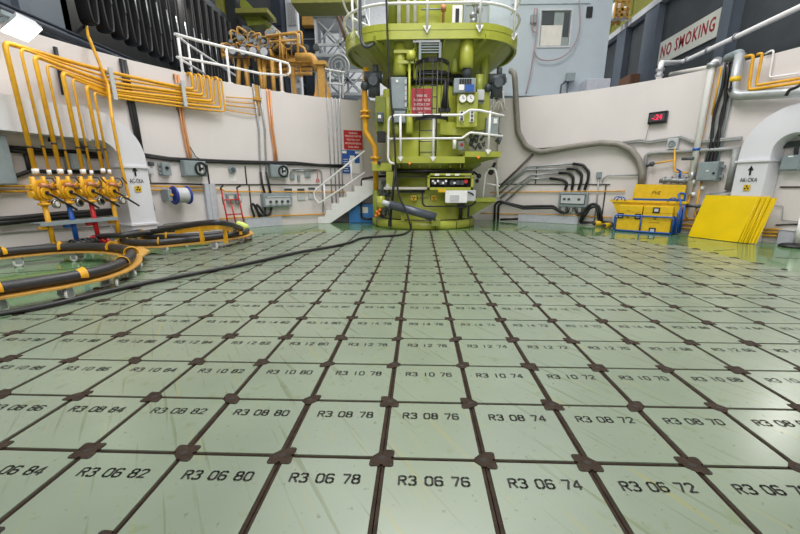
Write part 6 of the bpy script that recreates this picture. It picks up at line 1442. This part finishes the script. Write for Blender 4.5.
# ---- red sack truck
a = W(234, 223, .3); b = a; n_ = Vector((math.cos(th(a)), math.sin(th(a)), 0)); 
Wd = .46; ca = th((a+b)/2); rz = math.atan2(-math.cos(ca), math.sin(ca)); c = PW(ca, 0, .42)
t = thing('sack_truck', 'red sack truck standing against the left wall behind the hoses', 'sack truck', c, rz)
z1 = zrow(c, 188)
mb = MB()
for x in (-Wd/2, 0, Wd/2): mb.tube([(x, 0, .05), (x*.96, .16, z1*(.97 if x else .7))], .02, 8)
for z in (.12, .42, .8): mb.tube([(-Wd/2, z*.15, z), (Wd/2, z*.15, z)], .018, 8)
obj('frame', mb, RED, t, world=False)
for x in (-Wd/2, Wd/2):
    mb = MB(); mb.tube([(x*.96, .16, z1*.96), (x*1.0, .17, z1), (x*1.05, .02, z1+.06)], .024, 8); mb.tube([(x*.98, .11, z1*.62), (x*.97, .14, z1*.8)], .026, 8); obj('grip', mb, BLKM, t, world=False)
    mb = MB(); mb.cyl((x*1.12-.02, .06, .085), (x*1.12+.03, .06, .085), .095, 20); obj('wheel', mb, BLACK, t, world=False)
mb = MB(); mb.box(-Wd/2, Wd/2, -.22, .0, -.004, .012); obj('toe_plate', mb, RED, t, world=False)

# ---- yellow crates in blue frames
a = G(613, 230.5); b = G(671, 234.6); d = (b-a); L = Vector((d.x, d.y, 0)).length; rz = math.atan2(d.y, d.x); M = LM((a.x, a.y, 0), rz)
def lp(x, y, z): return M @ Vector((x, y, z))
zf = zrow(a, 215.5)
def hgt(px, py, ydep):  # height of a feature seen at column px on the local plane y=ydep
    lo, hi = -1, 4
    best = None
    for k in range(200):
        x = -.6+k*(L+1.4)/200; q = proj(lp(x, ydep, .5))
        if best is None or abs(q[0]-px) < best[0]: best = (abs(q[0]-px), x)
    P = lp(best[1], ydep, 0); return best[1], zrow(P, py)
mid_ = (a+b)/2
t = thing('blue_stillage', 'blue tubular frame on the floor holding two yellow boxes', 'frame', (mid_.x, mid_.y, 0), rz)
zf = hgt(640, 216, 0)[1]; zbx = hgt(645, 206, .08)[1]
mb = MB(); D = .36
def lt(pts, r, n=8, mb_=None): (mb_ or mb).tube([lp(*p) for p in pts], r, n)
for y in (0, D): 
    mb.tube(fillet([lp(0, y, .0), lp(0, y, zf), lp(L, y, zf), lp(L, y, 0)], .07), .02, 8); lt([(0, y, .02), (L, y, .02)], .022); lt([(L*.47, y, .02), (L*.47, y, zf)], .018)
for x in (0, L): lt([(x, 0, .02), (x, D, .02)], .02); lt([(x, 0, zf-.08), (x, D, zf-.08)], .018); lt([(x, D/2, .02), (x, D/2, zf-.08)], .016)
obj('tube_frame', mb, BLUE, t)
for k, (x0, x1, lb) in enumerate(((.05, L*.46, 'yellow metal box with two black windows, left one in the blue frame'), (L*.48, L-.05, 'yellow metal box with black labels, right one in the blue frame'))):
    c_ = lp((x0+x1)/2, D/2, .03); tb = thing('yellow_case', lb, 'box', c_, rz)
    mb = MB(); mb.box(x0, x1, .035, D-.04, .03, zbx, M=M, bev=.012); obj('body', mb, BOXY, tb)
    mb = MB(); mb.box(x0-.005, x1+.005, .028, D-.035, zbx-.16, zbx-.15, M=M); obj('lid_seam', mb, YEL, tb)
    w_ = x1-x0
    for (u, v, s_) in (((.14, .60, .09), (.86, .60, .09)) if k == 0 else ((.45, .86, .1), (.42, .10, .1))):
        xx_ = x0+u*w_; zz = v*zbx; mb = MB(); mb.box(xx_-s_*.75, xx_+s_*.75, .018, .034, zz-.07, zz+.07, M=M, bev=.004); lb_ = obj('black_window', mb, BLKM, tb)
        mb = MB(); mb.box(xx_-s_*.45, xx_+s_*.45, .012, .018, zz-.035, zz+.04, M=M); obj('pane', mb, LGREY, lb_)
    tr_ = MB(); cx_, cz_ = x0+w_*.45, zbx*.58
    for q in range(3):
        an = PI/2+q*2*PI/3+PI; tr_.add([lp(cx_, .03, cz_)]+[lp(cx_+.05*math.cos(an+j*.5), .03, cz_+.05*math.sin(an+j*.5)) for j in (-1, 0, 1)], [(0, 1, 2, 3)])
    obj('trefoil', tr_, TXTK, tb)
    obj('lettering', text_mb('PVE' if k == 0 else 'CAUTION', .05, LM(lp(cx_, .03, zbx*(.8 if k == 0 else .4)), rz) @ FRONT), mat('faint_lettering', '#8A7420', .5), tb)
# bin with sloping ends behind / above
yb = D+.03; xa, z1 = hgt(610, 200, yb); xb, z2 = hgt(684, 201, yb); xc_, z3 = hgt(621, 218, yb); xd_, _ = hgt(676, 222, yb)
ztop = (z1+z2)/2; zlow = max(.25, z3-.1)
t = thing('yellow_hopper', 'open yellow hopper with sloping ends and blue handles behind the two yellow boxes', 'hopper', lp((xa+xb)/2, yb+.11, 0), rz)
mb = MB(); q = [(xa, ztop), (xb, ztop), (xd_, zlow), (xc_, zlow)]; 
for y in (yb, yb+.22): mb.add([lp(x, y, z) for x, z in q]+[lp(x, y+.02, z) for x, z in q], [(0, 1, 2, 3), (4, 5, 6, 7), (0, 4, 5, 1), (1, 5, 6, 2), (2, 6, 7, 3), (3, 7, 4, 0)])
mb.add([lp(xa, yb, ztop), lp(xa, yb+.22, ztop), lp(xc_, yb+.22, zlow), lp(xc_, yb, zlow)], [(0, 1, 2, 3)]); mb.add([lp(xb, yb, ztop), lp(xb, yb+.22, ztop), lp(xd_, yb+.22, zlow), lp(xd_, yb, zlow)], [(0, 1, 2, 3)]); mb.add([lp(xc_, yb, zlow), lp(xc_, yb+.22, zlow), lp(xd_, yb+.22, zlow), lp(xd_, yb, zlow)], [(0, 1, 2, 3)])
for y in (yb-.03, yb+.22): mb.box(xa-.02, xb+.02, y, y+.05, ztop-.06, ztop, M=M)
obj('body', mb, BOXY, t)
mb = MB()
for x, y in ((xa+.25, yb-.04), (xa+.12, yb+.2), (xb-.28, yb-.04), (xb-.4, yb+.2)): mb.tube([lp(x+.1*math.cos(PI*k/10), y, ztop-.02+.1*math.sin(PI*k/10)) for k in range(11)], .014, 8)
obj('handle', mb, BLUE, t)
mb = MB()
for x in (xc_+.1, xd_-.1):
    for y in (yb+.03, yb+.2): lt([(x, y, -.008), (x, y, zlow)], .022)
lt([(xc_+.1, yb+.03, .05), (xd_-.1, yb+.03, .05)], .02)
obj('stand', mb, BLUE, t)
# upright yellow lid panel, lettered
yp2 = yb+.1; xe, z5 = hgt(631.5, 184, yp2); xf, z6 = hgt(681, 185, yp2); zlo = hgt(655, 199.5, yp2)[1]-.25
t = thing('yellow_lid_panel', 'upright yellow panel with black letters standing in the yellow hopper', 'panel', lp((xe+xf)/2, yp2, zlo), rz)
mb = MB(); mb.add([lp(xe, yp2, z5), lp(xf, yp2, z6), lp(xf-.02, yp2, zlo), lp(xe-.05, yp2, zlo)]+[lp(xe, yp2+.03, z5), lp(xf, yp2+.03, z6), lp(xf-.02, yp2+.03, zlo), lp(xe-.05, yp2+.03, zlo)], [(0, 1, 2, 3), (4, 5, 6, 7), (0, 4, 5, 1), (1, 5, 6, 2), (2, 6, 7, 3), (3, 7, 4, 0)]); obj('panel', mb, BOXY, t)
obj('lettering', text_mb('PVE', .12, LM(lp(xe+(xf-xe)*.44, yp2-.006, hgt(653, 193, yp2)[1]), rz) @ FRONT, shear=.3), mat('brown_lettering', '#6A5A18', .5), t)
mb = MB(); mb.box(xe, xf, yp2-.012, yp2-.002, zlo+.2, zlo+.27, M=M); obj('edge_strip', mb, BLUE, t)
# blue rack frame right of the crates
xg, zg = hgt(682, 193, .48); t = thing('blue_rack', 'tall blue tubular rack end just right of the yellow boxes', 'frame', lp(xg, .48, 0), rz); mb = MB()
mb.tube(fillet([lp(L+.06, .1, 0), lp(L+.06, .1, zf+.1), lp(L+.08, .3, zf+.25), lp(xg-.15, .48, zg), lp(xg, .48, zg), lp(xg, .48, 0)], .08), .022, 8)
lt([(L+.06, .1, .03), (xg, .48, .03)], .02); lt([(L+.1, .2, .03), (L+.1, .2, zf+.15)], .018); lt([(L+.14, .33, .03), (L+.14, .33, zf+.3)], .018); obj('tube_frame', mb, BLUE, t)
# yellow plugs
for k, (x, y, lb) in enumerate(((599.5, 226, 'yellow and black industrial plug on the floor under the black cable loop, left one'), (607, 228, 'yellow and black industrial plug on the floor beside the yellow boxes'))):
    p = G(x, y); t = thing('industrial_plug', lb, 'plug', p, .6*k); mb = MB(); mb.cyl((-.14, 0, .075), (.12, 0, .075), .075, 16); obj('housing', mb, BOXY, t, world=False); mb = MB(); mb.cyl((.12, 0, .075), (.18, 0, .075), .082, 16); mb.cyl((-.2, 0, .075), (-.14, 0, .075), .05, 12); obj('collar', mb, HALLD, t, world=False)
# ---- stack of leaning yellow sheets
bl, br = G(688, 236.2), G(740, 242.6)
ax = (br-bl); ax.z = 0; Ls = ax.length; ax.normalize(); nr = Vector((-ax.y, ax.x, 0))
if nr.dot(Vector((bl.x-WC.x, bl.y-WC.y, 0))) < 0: nr = -nr
Hs = None
def fit(px, py, base):   # top point: base + lean*nr + z
    best = None
    for i in range(60):
        for j in range(60):
            le, z = i*.02, .3+j*.02; q = proj(base+nr*le+Vector((0, 0, z))); e = (q[0]-px)**2+(q[1]-py)**2
            if best is None or e < best[0]: best = (e, le, z)
    return best
f1 = fit(706, 195, bl); lean, hs = f1[1], f1[2]
labs_ = ['front sheet of the four', 'second sheet from the front', 'third sheet from the front', 'rearmost sheet against the wall']
for k in range(4):
    o1 = [0, .09, .19, .29][k]; o2 = [0, .03, .06, .09][k]; hk = hs-[0, .015, 0, .03][k]; x0s = [0, .05, .16, .25][k]; ext = [0, .08, .15, .26][k]
    b0 = bl+nr*(.035*k)+ax*x0s; b1 = bl+nr*(.035*k)+ax*(Ls+ext*(.9)); up_ = nr*lean+Vector((0, 0, hk-0))
    if k == 3: b0 = b0
    mb = MB(); P = [b0+Vector((0, 0, .0)), b1+Vector((0, 0, .0)), b1+up_, b0+up_]
    mb.sheet(P[3], P[2], P[1], P[0], .012); t = thing('yellow_sheet', 'glossy yellow steel sheet leaning at the right wall, '+labs_[k], 'sheet', b0.lerp(b1, .5), 0, 'leaning yellow sheets')
    obj('plate', mb, SHEET, t)
    nn = (P[1]-P[0]).cross(P[3]-P[0]).normalized()
    if nn.dot(CAM-P[0]) < 0: nn = -nn
    mb = MB()
    e = ax*.022; mb.tube([P[1]-e*1.5+nn*.006, P[2]-e*1.5+nn*.006], .009, 6); obj('edge_lip', mb, SHEET, t)
    if k: 
        mb = MB(); m0 = P[1]+(P[2]-P[1])*.05-ax*.035; m1 = P[1]+(P[2]-P[1])*.95-ax*.035; mb.tube([m0+nn*.004, m1+nn*.004], .004, 4); obj('dark_edge', mb, HALLB, t)
# ---- floor stand at right
p = G(794, 246.5); t = thing('barrier_post', 'white post on a round black base at the right edge', 'post', p); mb = MB(); mb.lathe([(0, -.008), (.24, -.008), (.24, .02), (.2, .05), (.06, .07), (0, .07)], 32, (p.x, p.y, 0)); obj('base', mb, BLKM, t)
mb = MB(); mb.cyl((p.x+.02, p.y, .07), (p.x+.02, p.y, .62), .045, 16); obj('post', mb, WHITE, t)

# ---- every separate piece of a part becomes a part of its own
def split_part(o):
    me = o.data; n = len(me.vertices); par = list(range(n))
    def find(a):
        while par[a] != a: par[a] = par[par[a]]; a = par[a]
        return a
    for e in me.edges: par[find(e.vertices[0])] = find(e.vertices[1])
    isl = {}
    for v in me.vertices: isl.setdefault(find(v.index), []).append(v.index)
    keys = list(isl); K = len(keys)
    if K < 2 or K > 400: return
    lo = [[min(me.vertices[i].co[c] for i in isl[k]) for c in range(3)] for k in keys]
    hi = [[max(me.vertices[i].co[c] for i in isl[k]) for c in range(3)] for k in keys]
    sz = [max(h-l for h, l in zip(hi[i], lo[i])) for i in range(K)]; grp = list(range(K))
    def fg(a):
        while grp[a] != a: a = grp[a]
        return a
    for i in range(K):
        for j in range(i+1, K):
            d = math.sqrt(sum(max(0, lo[i][c]-hi[j][c], lo[j][c]-hi[i][c])**2 for c in range(3)))
            if d <= max(.02, .5*max(sz[i], sz[j])): grp[fg(i)] = fg(j)
    gs = {}
    for i in range(K): gs.setdefault(fg(i), []).append(i)
    if len(gs) < 2: return
    owner = {}
    for g, ii in gs.items():
        for i in ii:
            for v in isl[keys[i]]: owner[v] = g
    name = o.name.split('.')[0]
    for g in gs:
        idx = [v for v in range(n) if owner[v] == g]; mp = {v: k for k, v in enumerate(idx)}
        fs = [p for p in me.polygons if owner[p.vertices[0]] == g]
        m2 = bpy.data.meshes.new(name); m2.from_pydata([tuple(me.vertices[v].co) for v in idx], [], [[mp[v] for v in p.vertices] for p in fs])
        m2.polygons.foreach_set('use_smooth', [p.use_smooth for p in fs]); m2.materials.append(me.materials[0]); m2.update()
        c = bpy.data.objects.new(name, m2); COL.objects.link(c); c.parent = o.parent; c.location = o.location
        for k in o.keys():
            if k in ('label', 'category', 'group', 'kind'): c[k] = o[k]
    bpy.data.objects.remove(o)
for o in list(bpy.data.objects):
    if o.type == 'MESH' and o.parent is not None and not o.children and not o.get('kind') and o.name.split('.')[0] not in ('stencilled_number', 'socket', 'lettering', 'trefoil', 'floor_panels', 'panel_framework', 'arrow', 'digits'):
        split_part(o)
